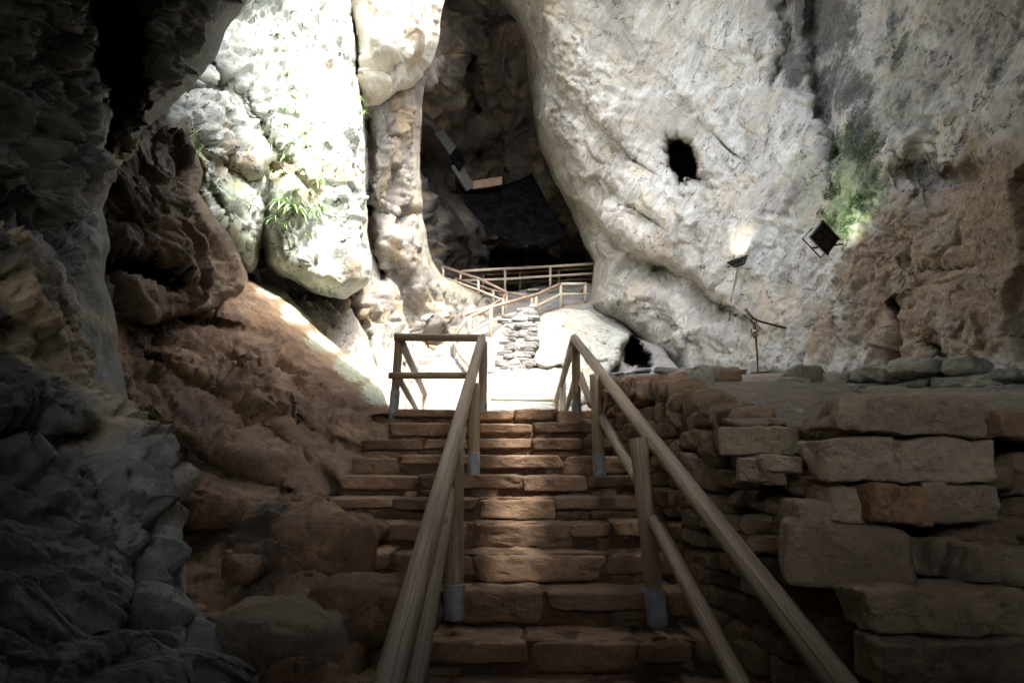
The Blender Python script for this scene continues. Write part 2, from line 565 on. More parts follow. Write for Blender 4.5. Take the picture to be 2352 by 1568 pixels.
def wood_mat(name, c1, c2, c3, rough=.55, split=False):
    t = NT(name)
    g = t.n('ShaderNodeAttribute', attribute_name='grain')
    q = t.vmath('MULTIPLY', g.outputs['Vector'], (1.3, 1.3, .35))
    n = t.noise(q, 3.5, 8, .62, .6)
    f = t.noise(t.vmath('MULTIPLY', g.outputs['Vector'], (6, 6, .5)), 3, 6, .6)
    blot = t.noise(g.outputs['Vector'], 1.3, 4)
    c = t.mix(t.rng(n, .35, .65), c1, c2)
    c = t.mix(t.rng(f, .52, .68, 0, .7), c, c3)
    c = t.mix(t.rng(blot, .5, .7, 0, .5), c, c3)
    # knots
    kv = t.vmath('MULTIPLY', g.outputs['Vector'], (1, 1, 1.6))
    kn = t.rng(t.voro(kv, 1.6, 'F1'), .03, .10, 1, 0)
    c = t.mix(t.math('MULTIPLY', kn, .8), c, (.03, .022, .016))
    # drying crack
    ck = t.math('MULTIPLY', t.rng(t.math('ABSOLUTE', t.math('SUBTRACT', t.noise(t.vmath('MULTIPLY', g.outputs['Vector'], (1, 1, .12)), 1.5, 3), .5)), 0, .008, 1, 0), .8)
    c = t.mix(ck, c, (.02, .016, .012))
    if split:      # one long drying split along the log
        sx = t.n('ShaderNodeSeparateXYZ'); t.l(g.outputs['Vector'], sx.inputs[0])
        wv = t.noise(t.vmath('MULTIPLY', g.outputs['Vector'], (0, 0, 1)), 2.2, 4)
        off = t.math('ABSOLUTE', t.math('SUBTRACT', t.math('SUBTRACT', sx.outputs[0], .02), t.math('MULTIPLY', wv, .55)))
        sl = t.math('MULTIPLY', t.rng(off, .012, .035, 1, 0), t.math('GREATER_THAN', sx.outputs[1], 0))
        c = t.mix(t.math('MULTIPLY', sl, .92), c, (.008, .006, .005))
        ck = t.math('MAXIMUM', ck, sl)
    t.l(c, t.b.inputs['Base Color'])
    t.bump(t.math('SUBTRACT', t.math('ADD', f, t.math('MULTIPLY', n, .5)), ck), .45, .01)
    t.l(t.rng(blot, .3, .7, rough - .12, rough + .15), t.b.inputs['Roughness'])
    return t.m


def plain_mat(name, c1, c2, scale=8, rough=.6, metal=0.0, bump=.15):
    t = NT(name)
    P = t.n('ShaderNodeTexCoord').outputs['Object']
    n = t.noise(P, scale, 7, .65)
    t.l(t.mix(t.rng(n, .38, .64), c1, c2), t.b.inputs['Base Color'])
    t.b.inputs['Roughness'].default_value = rough; t.b.inputs['Metallic'].default_value = metal
    t.bump(n, bump, .01)
    return t.m


M = {}
M['lime'] = rock_mat('pale_limestone', (.67, .655, .59), (.44, .415, .365), (.20, .18, .15), stretch=3.2, warm=(.54, .46, .34), bdist=.12, speck=.8, crack=1.2, clay=((.17, .12, .075), (.32, .235, .15)), moss=((.14, .18, .085), (.32, .38, .20)))
M['boulder'] = rock_mat('pale_green_limestone', (.50, .50, .44), (.42, .43, .38), (.24, .24, .2), stretch=1.6, moss=((.22, .30, .20), (.34, .42, .3)))
M['bright'] = rock_mat('mossy_white_limestone', (.54, .55, .50), (.40, .42, .37), (.20, .21, .17), tilt=1.2, stretch=1.7, bdist=.08, crack=1.4, speck=1.3,
                       moss=((.14, .24, .09), (.30, .42, .18)))
M['cream'] = rock_mat('cream_limestone', (.68, .64, .54), (.57, .53, .44), (.36, .32, .26), crack=.5, speck=.3, stretch=1.3)
M['pillar'] = rock_mat('banded_limestone', (.39, .36, .315), (.24, .215, .185), (.10, .09, .075), tilt=1.1)
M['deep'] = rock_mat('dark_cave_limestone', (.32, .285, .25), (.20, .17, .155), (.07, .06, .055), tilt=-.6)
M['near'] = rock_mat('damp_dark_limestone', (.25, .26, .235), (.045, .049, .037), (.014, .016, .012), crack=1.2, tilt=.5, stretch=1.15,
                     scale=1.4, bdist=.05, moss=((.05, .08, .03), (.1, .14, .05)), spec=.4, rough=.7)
M['dirt'] = rock_mat('brown_clay_rock', (.31, .195, .112), (.19, .115, .065), (.05, .032, .02), crack=.7, tilt=.7, stretch=1.8, bdist=.06,
                     warm=(.34, .215, .125), clay=((.18, .105, .06), (.32, .20, .115)), moss=((.20, .23, .14), (.42, .44, .34)), scale=1.3, soot_shade=(.03, .025, .022))
M['brownrock'] = rock_mat('brown_grey_rock', (.25, .185, .125), (.145, .105, .072), (.045, .034, .025), crack=.8, tilt=.7, stretch=1.8, bdist=.07, warm=(.27, .19, .12), scale=1.3, soot_shade=(.03, .025, .022))
M['terrace'] = rock_mat('trodden_brown_earth', (.42, .34, .26), (.28, .22, .165), (.11, .085, .062), crack=.3, stretch=1.0,
                        scale=2.0, warm=(.3, .19, .12))
M['drystone'] = rock_mat('brown_wall_stone', (.43, .30, .19), (.29, .195, .12), (.10, .068, .045), crack=.35, stretch=1.6, tilt=.1,
                         scale=2.2, bdist=.05, warm=(.34, .2, .1))
M['slabstone'] = rock_mat('grey_brown_slab_stone', (.64, .49, .34), (.45, .335, .225), (.17, .12, .08), crack=.3, stretch=2.0, tilt=.05,
                          scale=1.8, bdist=.06, warm=(.3, .19, .11))
M['stepstone'] = rock_mat('worn_step_stone', (.44, .29, .175), (.30, .19, .112), (.11, .068, .043), crack=.5, stretch=2.4, tilt=.05,
                          scale=2.2, bdist=.03, warm=(.36, .22, .12))
M['farstone'] = rock_mat('pale_masonry_stone', (.33, .325, .305), (.26, .25, .235), (.12, .11, .10), crack=.5, stretch=1.6, tilt=.05,
                         scale=1.5)
M['ledge'] = rock_mat('green_ledge_stone', (.60, .57, .47), (.37, .35, .28), (.11, .11, .085), crack=.6, stretch=1.8, tilt=.05,
                      scale=1.8, base_moss=.0, moss=((.09, .12, .045), (.22, .26, .11)))
M['core'] = rock_mat('dark_earth_core', (.06, .04, .03), (.04, .028, .02), (.02, .015, .01), crack=0, scale=2)
M['wood'] = wood_mat('weathered_round_wood', (.24, .165, .095), (.35, .26, .16), (.12, .083, .052))
M['crackwood'] = wood_mat('split_round_wood', (.24, .165, .095), (.35, .26, .16), (.12, .083, .052), split=True)
M['farwood'] = wood_mat('sun_bleached_wood', (.50, .43, .32), (.62, .55, .43), (.34, .26, .18))
M['redwood'] = wood_mat('red_brown_wood', (.27, .185, .13), (.36, .26, .19), (.17, .11, .08))
M['steel'] = plain_mat('galvanised_sleeve', (.20, .205, .21), (.30, .305, .31), 12, .6, .2)
M['black'] = plain_mat('black_painted_metal', (.012, .012, .014), (.03, .03, .034), 14, .45, .2)
M['rust'] = plain_mat('rusty_iron', (.05, .03, .022), (.14, .07, .04), 20, .8, .3, .4)
M['sheet'] = plain_mat('dark_roofing_sheet', (.003, .003, .0035), (.008, .008, .0085), 3, .95, 0, .2)
M['sheet'].node_tree.nodes['Principled BSDF'].inputs['Specular IOR Level'].default_value = .0
M['plank'] = plain_mat('raw_timber', (.15, .09, .05), (.21, .13, .075), 5, .7)
M['slate'] = plain_mat('grey_board', (.04, .04, .037), (.065, .065, .06), 6, .7)
M['fern'] = plain_mat('fern_green', (.30, .46, .18), (.42, .58, .28), 5, .55)
M['white'] = plain_mat('pale_scrap', (.6, .6, .58), (.75, .75, .72), 10, .6)
ROOF_Y0, ROOF_SL = 3.6, .92
HOLE = (-.3, 12.1, 4.2, 5.4)
SUN_EL, SUN_AZ = 57.0, 30.0      # azimuth: where the sun stands, degrees to the right of straight behind the camera
SUN_STR, SUN_ANG, SKY_STR, EXPO = 1.0, 4.0, .135, 3.52
ADDED_CRACK_X, ADDED_CRACK_W = .04, .085
BACK_Y, BACK_TOP, BACK_X, BACK_W = -5.0, 2.75, -.4, 3.4
ADDED_SILL_Y, ADDED_SILL_Z = -1.3, .96
LAMP = 1.0
# ------------------------------------------------------------------ the cave
def S(o, name_kind='structure'):
    o['kind'] = name_kind
    return o

# near wall on the left
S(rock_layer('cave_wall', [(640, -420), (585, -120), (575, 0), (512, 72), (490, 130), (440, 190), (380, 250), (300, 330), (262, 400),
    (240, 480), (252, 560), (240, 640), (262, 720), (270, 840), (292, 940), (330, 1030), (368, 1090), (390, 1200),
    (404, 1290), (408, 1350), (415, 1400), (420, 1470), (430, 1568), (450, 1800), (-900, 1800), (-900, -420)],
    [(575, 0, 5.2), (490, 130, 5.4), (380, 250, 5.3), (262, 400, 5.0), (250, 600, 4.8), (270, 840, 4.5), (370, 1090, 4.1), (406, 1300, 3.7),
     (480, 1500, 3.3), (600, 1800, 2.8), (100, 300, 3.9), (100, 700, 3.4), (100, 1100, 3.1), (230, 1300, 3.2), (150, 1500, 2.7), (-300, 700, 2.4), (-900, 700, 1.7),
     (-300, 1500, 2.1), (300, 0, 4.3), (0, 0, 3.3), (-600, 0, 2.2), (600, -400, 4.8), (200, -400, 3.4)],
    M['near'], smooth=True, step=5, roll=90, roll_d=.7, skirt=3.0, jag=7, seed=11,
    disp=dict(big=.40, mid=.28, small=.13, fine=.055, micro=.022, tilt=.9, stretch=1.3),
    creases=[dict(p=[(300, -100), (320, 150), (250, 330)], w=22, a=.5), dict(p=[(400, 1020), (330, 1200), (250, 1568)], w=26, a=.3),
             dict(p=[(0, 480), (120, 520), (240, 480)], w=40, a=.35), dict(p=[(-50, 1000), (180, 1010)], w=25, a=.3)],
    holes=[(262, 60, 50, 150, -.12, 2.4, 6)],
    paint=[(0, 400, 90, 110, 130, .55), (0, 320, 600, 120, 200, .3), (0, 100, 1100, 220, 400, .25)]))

# pale footing rock at the bottom of the near wall
S(rock_layer('rock_foot', [(412, 1340), (470, 1430), (530, 1500), (585, 1568), (660, 1750), (280, 1750), (320, 1500)],
    [(430, 1360, 3.75), (600, 1540, 3.35), (450, 1500, 3.3), (500, 1700, 2.9), (350, 1700, 2.9)], M['near'], smooth=True, step=5, roll=60, roll_d=.5, skirt=1, jag=5, seed=14,
    disp=dict(big=.2, mid=.14, small=.05, fine=.012, tilt=.6)))

# brown clay overhang
S(rock_layer('rock_overhang', [(200, 300), (300, 300), (385, 262), (440, 330), (464, 395), (452, 445), (492, 500), (530, 550), (560, 610), (565, 660), (480, 720), (200, 760)],
    [(250, 350, 6.6), (385, 270, 7.6), (460, 400, 7.4), (460, 500, 7.3), (350, 600, 6.8), (250, 700, 6.2), (450, 640, 7.4), (340, 430, 6.6), (540, 620, 9.0), (560, 660, 9.4)],
    M['brownrock'], smooth=True, step=4.5, roll=22, roll_d=.4, skirt=2.5, seed=21, jag=6, disp=dict(big=.45, mid=.34, small=.16, fine=.06, micro=.02, tilt=.9, stretch=2.2),
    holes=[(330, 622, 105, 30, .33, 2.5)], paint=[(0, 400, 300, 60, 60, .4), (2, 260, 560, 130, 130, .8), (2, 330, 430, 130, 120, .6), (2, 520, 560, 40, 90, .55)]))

# clay slope down to the stairs
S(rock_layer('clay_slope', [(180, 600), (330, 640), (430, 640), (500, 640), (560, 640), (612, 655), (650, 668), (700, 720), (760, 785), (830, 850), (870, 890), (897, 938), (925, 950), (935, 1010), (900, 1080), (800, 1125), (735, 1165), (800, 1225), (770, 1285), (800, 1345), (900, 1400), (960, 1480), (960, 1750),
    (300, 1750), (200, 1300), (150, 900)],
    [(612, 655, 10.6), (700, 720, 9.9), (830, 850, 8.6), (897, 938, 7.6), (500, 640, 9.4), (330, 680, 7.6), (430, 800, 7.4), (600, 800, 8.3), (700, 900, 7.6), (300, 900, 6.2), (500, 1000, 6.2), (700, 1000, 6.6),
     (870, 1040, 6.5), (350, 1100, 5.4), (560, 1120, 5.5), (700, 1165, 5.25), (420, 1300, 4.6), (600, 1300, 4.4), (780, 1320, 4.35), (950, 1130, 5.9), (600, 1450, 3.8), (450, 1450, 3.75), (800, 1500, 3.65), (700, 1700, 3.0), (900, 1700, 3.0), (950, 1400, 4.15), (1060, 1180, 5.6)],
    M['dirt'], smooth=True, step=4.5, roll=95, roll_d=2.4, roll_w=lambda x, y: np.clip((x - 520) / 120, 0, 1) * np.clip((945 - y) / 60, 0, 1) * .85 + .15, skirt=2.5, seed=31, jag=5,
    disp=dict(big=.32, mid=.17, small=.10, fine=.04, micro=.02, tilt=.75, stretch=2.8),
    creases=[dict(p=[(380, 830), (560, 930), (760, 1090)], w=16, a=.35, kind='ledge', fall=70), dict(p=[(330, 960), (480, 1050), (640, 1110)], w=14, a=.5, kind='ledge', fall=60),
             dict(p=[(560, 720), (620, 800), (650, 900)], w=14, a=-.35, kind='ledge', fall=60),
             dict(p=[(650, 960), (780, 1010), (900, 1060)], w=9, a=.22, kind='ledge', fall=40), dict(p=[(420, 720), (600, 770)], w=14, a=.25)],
    paint=[(0, 625, 668, 55, 26, 1.0), (0, 690, 722, 60, 34, 1.1), (0, 750, 782, 60, 36, 1.1), (0, 815, 842, 60, 38, 1.1), (0, 868, 900, 50, 36, 1.1), (0, 560, 700, 60, 30, .4), (2, 560, 1270, 230, 150, .75), (2, 430, 1000, 130, 130, .6), (2, 650, 1120, 160, 50, .5), (2, 760, 1480, 170, 100, .55), (2, 330, 800, 90, 200, .7), (2, 470, 1180, 140, 120, .7), (2, 830, 1010, 90, 22, .45), (2, 520, 560, 60, 90, .5)]))  # dark blobs: damp earth, plus shade at the lower left painted in

# bright mossy mass on the left
S(rock_layer('rock_buttress', [(330, -450), (860, -450), (812, -120), (803, 0), (820, 80), (817, 170), (832, 250), (838, 400), (838, 520), (847, 615), (838, 648), (790, 682), (730, 668), (680, 642), (640, 628), (612, 602), (600, 570),
    (592, 600), (572, 626), (540, 590), (500, 560), (460, 510), (430, 440), (380, 390), (300, 340), (300, 200)],
    [(803, 0, 12.6), (838, 400, 12.2), (845, 620, 11.6), (740, 640, 10.6), (640, 600, 11.0), (700, 400, 11.0), (700, 150, 11.6), (560, 300, 10.6), (520, 500, 10.0), (570, 610, 10.6),
     (440, 400, 9.2), (400, 250, 8.8), (520, 80, 10.6), (600, -300, 11.5), (830, -400, 12.8), (350, -300, 10.0)],
    M['bright'], smooth=True, step=4.5, roll=55, roll_d=1.6, skirt=4, seed=41, jag=5,
    disp=dict(big=.55, mid=.42, small=.17, fine=.06, micro=.02, tilt=1.2, stretch=1.8),
    creases=[dict(p=[(612, 320), (618, 430), (606, 520), (600, 600)], w=13, a=.7), dict(p=[(500, 150), (560, 220), (640, 330)], w=14, a=.35, kind='ledge', fall=60),
             dict(p=[(530, 375), (570, 395), (608, 385)], w=15, a=.5, kind='ledge', fall=45), dict(p=[(430, 350), (470, 420), (520, 500)], w=16, a=.3),
             dict(p=[(430, 205), (500, 200)], w=14, a=.5), dict(p=[(760, -50), (775, 60), (770, 140)], w=10, a=.3)],
    paint=[(0, 430, 340, 70, 60, .75), (0, 520, 470, 60, 110, .55), (0, 660, 380, 60, 180, .45), (0, 690, 480, 80, 40, .5), (0, 600, 120, 70, 120, .35), (0, 790, 260, 12, 60, .5),
           (0, 660, 560, 60, 60, .5), (0, 560, 560, 60, 60, .5), (0, 560, 250, 90, 90, .45), (0, 570, 420, 50, 120, .5), (0, 690, 600, 90, 50, .35), (1, 420, 300, 50, 40, .5)]))

# hanging cream rock at the top
S(rock_layer('hanging_rock', [(780, -450), (1040, -450), (1022, -150), (1018, 0), (1004, 85), (985, 150), (950, 190), (915, 212), (870, 240), (832, 244), (815, 180), (818, 90), (795, 0)],
    [(800, 0, 13.6), (1015, 0, 14.6), (985, 140, 14.6), (840, 235, 13.6), (900, 100, 12.9), (920, 0, 13.0), (900, -400, 13.5), (1030, -400, 14.5)],
    M['cream'], smooth=True, step=4.5, roll=60, roll_d=1.8, skirt=4, seed=51, jag=3.5, disp=dict(big=.6, mid=.36, small=.13, fine=.04, micro=.015, tilt=.5, stretch=1.2),
    creases=[dict(p=[(820, 150), (900, 130), (960, 140)], w=14, a=.5, kind='ledge', fall=60)]))

# pillar and back wall behind the buttress
S(rock_layer('rock_pillar', [(560, 420), (780, 380), (800, 150), (860, 100), (1010, 60), (990, 150), (972, 200), (966, 260), (962, 330), (962, 420), (966, 490), (975, 540), (990, 600), (1015, 640), (1060, 662), (1110, 682), (1160, 715), (1180, 740),
    (1100, 800), (1010, 830), (950, 860), (930, 960), (820, 960), (560, 760)],
    [(960, 260, 17.5), (880, 260, 16.0), (850, 450, 16.2), (965, 480, 18.5), (900, 560, 17.0), (990, 600, 19.5), (1110, 690, 22.0), (1040, 740, 20.6), (950, 700, 18.5), (870, 700, 16.5), (820, 820, 13.5), (900, 900, 12.2), (950, 840, 17.5), (700, 680, 14.5), (600, 640, 13.5), (600, 450, 14), (850, 120, 15.5), (1000, 80, 16.5), (1150, 735, 22.0)],
    M['pillar'], smooth=True, step=4.5, roll=30, roll_d=.9, skirt=6, seed=61, jag=4, disp=dict(big=.55, mid=.42, small=.18, fine=.06, micro=.02, tilt=1.1, stretch=3.0),
    creases=[dict(p=[(845, 500), (880, 560), (930, 640), (960, 720)], w=16, a=.8, kind='ledge', fall=80), dict(p=[(830, 480), (850, 570), (870, 640)], w=18, a=1.1), dict(p=[(800, 690), (840, 770), (870, 880)], w=18, a=1.0),
             dict(p=[(860, 470), (910, 492), (960, 480)], w=8, a=.9, kind='ledge', fall=40), dict(p=[(840, 260), (850, 380), (848, 480)], w=12, a=.7)],
    paint=[(0, 1040, 670, 90, 60, .5), (0, 965, 400, 16, 100, .5), (0, 900, 800, 60, 80, .35), (0, 985, 590, 25, 60, .5)]))

# dark chamber at the back
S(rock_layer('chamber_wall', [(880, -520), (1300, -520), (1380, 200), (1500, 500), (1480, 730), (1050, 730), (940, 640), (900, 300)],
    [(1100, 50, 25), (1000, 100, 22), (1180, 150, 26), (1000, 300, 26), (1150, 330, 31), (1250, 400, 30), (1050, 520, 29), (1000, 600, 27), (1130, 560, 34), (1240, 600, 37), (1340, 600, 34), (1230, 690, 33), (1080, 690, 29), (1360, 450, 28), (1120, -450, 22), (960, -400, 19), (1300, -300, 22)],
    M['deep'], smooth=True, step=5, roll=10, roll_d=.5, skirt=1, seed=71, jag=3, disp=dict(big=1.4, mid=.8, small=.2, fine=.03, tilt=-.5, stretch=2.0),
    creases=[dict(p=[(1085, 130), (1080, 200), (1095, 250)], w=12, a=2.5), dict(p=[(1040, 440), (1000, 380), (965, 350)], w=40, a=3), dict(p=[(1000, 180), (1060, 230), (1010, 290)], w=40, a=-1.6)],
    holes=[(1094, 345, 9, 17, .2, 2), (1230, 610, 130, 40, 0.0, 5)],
    paint=[(1, 1120, 360, 70, 70, .55), (1, 1000, 600, 40, 70, .3), (1, 1290, 620, 20, 60, .5), (2, 985, 420, 30, 160, .6), (2, 1230, 610, 130, 50, .6)]))  # dark tint painted into the recess to add to its shade

# the great pale wall on the right
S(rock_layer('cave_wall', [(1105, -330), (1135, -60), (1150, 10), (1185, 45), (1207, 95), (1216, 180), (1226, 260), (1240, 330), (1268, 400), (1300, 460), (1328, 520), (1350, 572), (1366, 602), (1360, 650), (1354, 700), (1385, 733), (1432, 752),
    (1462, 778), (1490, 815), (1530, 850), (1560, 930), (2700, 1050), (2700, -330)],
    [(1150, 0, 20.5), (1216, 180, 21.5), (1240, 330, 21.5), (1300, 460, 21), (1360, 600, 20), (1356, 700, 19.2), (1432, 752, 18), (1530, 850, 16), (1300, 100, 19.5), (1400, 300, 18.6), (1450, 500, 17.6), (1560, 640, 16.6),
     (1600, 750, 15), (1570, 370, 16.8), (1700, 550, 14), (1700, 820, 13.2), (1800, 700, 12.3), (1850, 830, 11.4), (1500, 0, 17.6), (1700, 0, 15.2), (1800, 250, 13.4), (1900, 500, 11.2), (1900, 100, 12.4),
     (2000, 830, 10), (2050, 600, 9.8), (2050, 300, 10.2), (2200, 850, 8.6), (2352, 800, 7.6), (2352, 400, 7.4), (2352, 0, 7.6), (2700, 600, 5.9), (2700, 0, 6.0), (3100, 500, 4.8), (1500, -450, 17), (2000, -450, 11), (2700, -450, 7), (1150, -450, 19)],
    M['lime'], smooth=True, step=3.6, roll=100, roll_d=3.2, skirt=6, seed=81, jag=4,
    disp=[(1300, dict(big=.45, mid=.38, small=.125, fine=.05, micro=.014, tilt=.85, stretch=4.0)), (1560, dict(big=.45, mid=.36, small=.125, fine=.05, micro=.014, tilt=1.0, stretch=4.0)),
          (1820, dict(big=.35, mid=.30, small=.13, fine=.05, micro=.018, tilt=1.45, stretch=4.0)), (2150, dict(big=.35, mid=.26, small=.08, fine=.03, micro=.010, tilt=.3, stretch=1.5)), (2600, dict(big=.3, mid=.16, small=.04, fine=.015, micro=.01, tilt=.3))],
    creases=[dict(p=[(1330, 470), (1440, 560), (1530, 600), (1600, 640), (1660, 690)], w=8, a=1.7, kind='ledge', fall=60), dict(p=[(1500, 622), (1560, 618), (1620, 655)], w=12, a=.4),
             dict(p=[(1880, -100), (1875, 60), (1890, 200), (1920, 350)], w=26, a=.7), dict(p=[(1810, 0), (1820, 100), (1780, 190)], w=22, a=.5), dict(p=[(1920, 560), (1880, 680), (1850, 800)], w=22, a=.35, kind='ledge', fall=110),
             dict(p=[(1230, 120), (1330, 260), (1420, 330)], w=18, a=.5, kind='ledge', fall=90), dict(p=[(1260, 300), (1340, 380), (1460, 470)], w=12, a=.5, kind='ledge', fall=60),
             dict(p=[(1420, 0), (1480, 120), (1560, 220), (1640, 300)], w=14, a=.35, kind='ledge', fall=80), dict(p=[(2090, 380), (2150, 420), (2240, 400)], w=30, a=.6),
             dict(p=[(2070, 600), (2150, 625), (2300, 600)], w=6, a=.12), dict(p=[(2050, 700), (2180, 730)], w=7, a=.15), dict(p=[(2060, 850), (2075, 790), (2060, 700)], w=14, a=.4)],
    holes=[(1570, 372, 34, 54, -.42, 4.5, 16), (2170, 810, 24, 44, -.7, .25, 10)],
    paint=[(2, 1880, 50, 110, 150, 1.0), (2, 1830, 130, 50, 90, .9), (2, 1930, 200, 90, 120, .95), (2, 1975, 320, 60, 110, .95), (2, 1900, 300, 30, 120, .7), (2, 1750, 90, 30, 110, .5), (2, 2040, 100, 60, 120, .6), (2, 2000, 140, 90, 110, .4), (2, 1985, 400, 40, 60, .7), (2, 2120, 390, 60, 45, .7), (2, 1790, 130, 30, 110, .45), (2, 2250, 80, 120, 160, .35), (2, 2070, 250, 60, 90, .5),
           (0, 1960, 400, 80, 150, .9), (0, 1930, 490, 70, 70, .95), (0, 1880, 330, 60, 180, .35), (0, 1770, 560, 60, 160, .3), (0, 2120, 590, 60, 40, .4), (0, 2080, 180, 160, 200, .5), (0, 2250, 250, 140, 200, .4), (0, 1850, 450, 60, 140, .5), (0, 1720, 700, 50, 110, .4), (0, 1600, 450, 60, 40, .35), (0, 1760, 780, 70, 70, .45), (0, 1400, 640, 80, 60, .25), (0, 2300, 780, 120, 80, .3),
           (1, 2080, 650, 210, 260, 1.0), (1, 2300, 560, 220, 340, 1.0), (2, 2330, 650, 90, 300, .35), (2, 2250, 120, 170, 170, .5), (1, 1880, 760, 70, 110, .8), (1, 1960, 700, 70, 160, .7), (1, 1830, 650, 30, 150, .4), (2, 2330, 250, 90, 200, .4), (1, 1700, 720, 12, 110, .3), (1, 1480, 65, 16, 16, .5), (1, 2350, 700, 150, 250, .4),  # brown and dark tint: partly real colour, partly falloff of light painted in
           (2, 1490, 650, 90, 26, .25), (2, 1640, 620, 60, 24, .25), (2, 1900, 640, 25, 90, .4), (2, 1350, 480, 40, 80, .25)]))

# middle ground behind the landing
S(rock_layer('middle_ground', [(860, 760), (960, 745), (1080, 700), (1160, 676), (1240, 660), (1380, 650), (1420, 735), (1460, 775), (1520, 800), (1600, 900), (1600, 1010), (860, 1010)],
    [(960, 800, 20.5), (1080, 765, 20.5), (1127, 770, 20.2), (1230, 728, 21), (1290, 706, 21.6), (1350, 690, 22), (1160, 690, 23.5), (1300, 668, 24.4), (1000, 860, 16.5), (1000, 930, 13.5), (900, 950, 12.5), (1200, 860, 15.8), (1200, 930, 13.8), (1350, 930, 13.6), (1450, 900, 13.8), (1550, 860, 13.5), (1450, 800, 17.5), (1200, 990, 10.5), (1500, 990, 10.5), (900, 1000, 9.8)],
    M['farstone'], smooth=True, step=4.5, roll=10, roll_d=.3, holes=[(1462, 815, 26, 42, -.5, 5.0)], skirt=1, seed=91, jag=2, disp=dict(big=.3, mid=.18, small=.06, fine=.02, tilt=.3),
    paint=[(0, 1180, 850, 60, 60, .5), (0, 1010, 700, 100, 50, .4)]))

# earth terrace on the right, behind the dry stone wall
S(rock_layer('terrace_ground', [(1385, 875), (1480, 868), (1600, 862), (1720, 858), (2000, 850), (2500, 870), (2700, 1010), (2300, 985), (1900, 985), (1830, 975), (1700, 985), (1640, 965), (1560, 915), (1440, 890), (1385, 905)],
    [(1400, 885, 7.3), (1480, 868, 9), (1720, 858, 9.6), (1560, 910, 5.2), (1640, 955, 4.1), (1800, 970, 3.65), (1900, 1030, 3.1), (1850, 900, 6), (2000, 870, 7.5), (2352, 900, 5.2), (2352, 960, 3.9), (2600, 1000, 3.2), (2500, 880, 5.4), (1600, 875, 8.2)],
    M['terrace'], smooth=True, step=4.5, roll=12, roll_d=.25, skirt=.6, seed=101, jag=2, disp=dict(big=.10, mid=.07, small=.035, fine=.014, tilt=.2),
    paint=[(0, 1900, 900, 100, 20, .4)]))

# floor of the cave and of the lower landing
def grid_floor(name, xs, ys, zf, mat, dispk, seed):
    X, Y = np.meshgrid(xs, ys)
    P = np.stack([X.ravel(), Y.ravel(), zf(X, Y).ravel()], -1)
    P[:, 2] += rock_disp(P, seed=seed, **dispk)
    ids = np.arange(X.size).reshape(X.shape)
    q = np.stack([ids[:-1, :-1], ids[:-1, 1:], ids[1:, 1:], ids[1:, :-1]], -1).reshape(-1, 4)
    return new_obj(name, P, q, mat)

S(grid_floor('ground', np.arange(-26, 26, .5), np.arange(-14, 46, .5), lambda x, y: -1.9 + 0 * x, M['dirt'], dict(big=.1, mid=.1, small=0, fine=0), 5))
S(grid_floor('landing', np.arange(-1.5, 1.45, .06), np.arange(7.2, 13.4, .08), lambda x, y: .575 + .012 * (y - 7), M['farstone'], dict(big=0, mid=.02, small=.012, fine=.004), 6))

# roof of the cave with its skylight
def make_roof():
    xs = np.arange(-24, 24.1, .4); ys = np.arange(BACK_Y, 46.1, .4)
    X, Y = np.meshgrid(xs, ys)
    Z = np.where(Y < ROOF_Y0, 3.4, 3.4 + (Y - ROOF_Y0) * ROOF_SL)
    Z = np.minimum(Z, 25 + 0 * Z)
    Z = Z + .25 * np.abs(X - 1) * np.clip((Y - 3) / 8, 0, 1)
    Z = np.where(Y < 1, np.maximum(BACK_TOP, 3.4 - (1 - Y) * .45), Z)
    side = np.minimum(np.minimum(X + 24, 24 - X), 46 - Y)
    back = (Y < BACK_Y + .3) & (np.abs(X - BACK_X) > BACK_W)
    Z = np.where((side < .9) | back, -4.0, Z)
    P = np.stack([X.ravel(), Y.ravel(), Z.ravel()], -1)
    dz = rock_disp(P * np.array([1, 1, .5]), big=.8, mid=.3, small=.1, fine=0, seed=120)
    P[:, 2] += np.abs(dz)
    ids = np.arange(X.size).reshape(X.shape)
    q = np.stack([ids[:-1, :-1], ids[1:, :-1], ids[1:, 1:], ids[:-1, 1:]], -1).reshape(-1, 4)
    c = P[q].mean(1)
    u = (c[:, 0] - HOLE[0]) / HOLE[2]; v = (c[:, 1] - HOLE[1]) / HOLE[3]
    r = np.sqrt(u * u + v * v) + .25 * fbm(c * np.array([.35, .35, 0]) + 3, 3, 9)
    keep = r > 1
    keep &= ~((np.abs(c[:, 0] - .7) < 2.0) & (c[:, 1] > 1.2) & (c[:, 1] < 5.4))
    q = q[keep]
    used, inv = np.unique(q, return_inverse=True)
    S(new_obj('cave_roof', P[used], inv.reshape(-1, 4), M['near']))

make_roof()

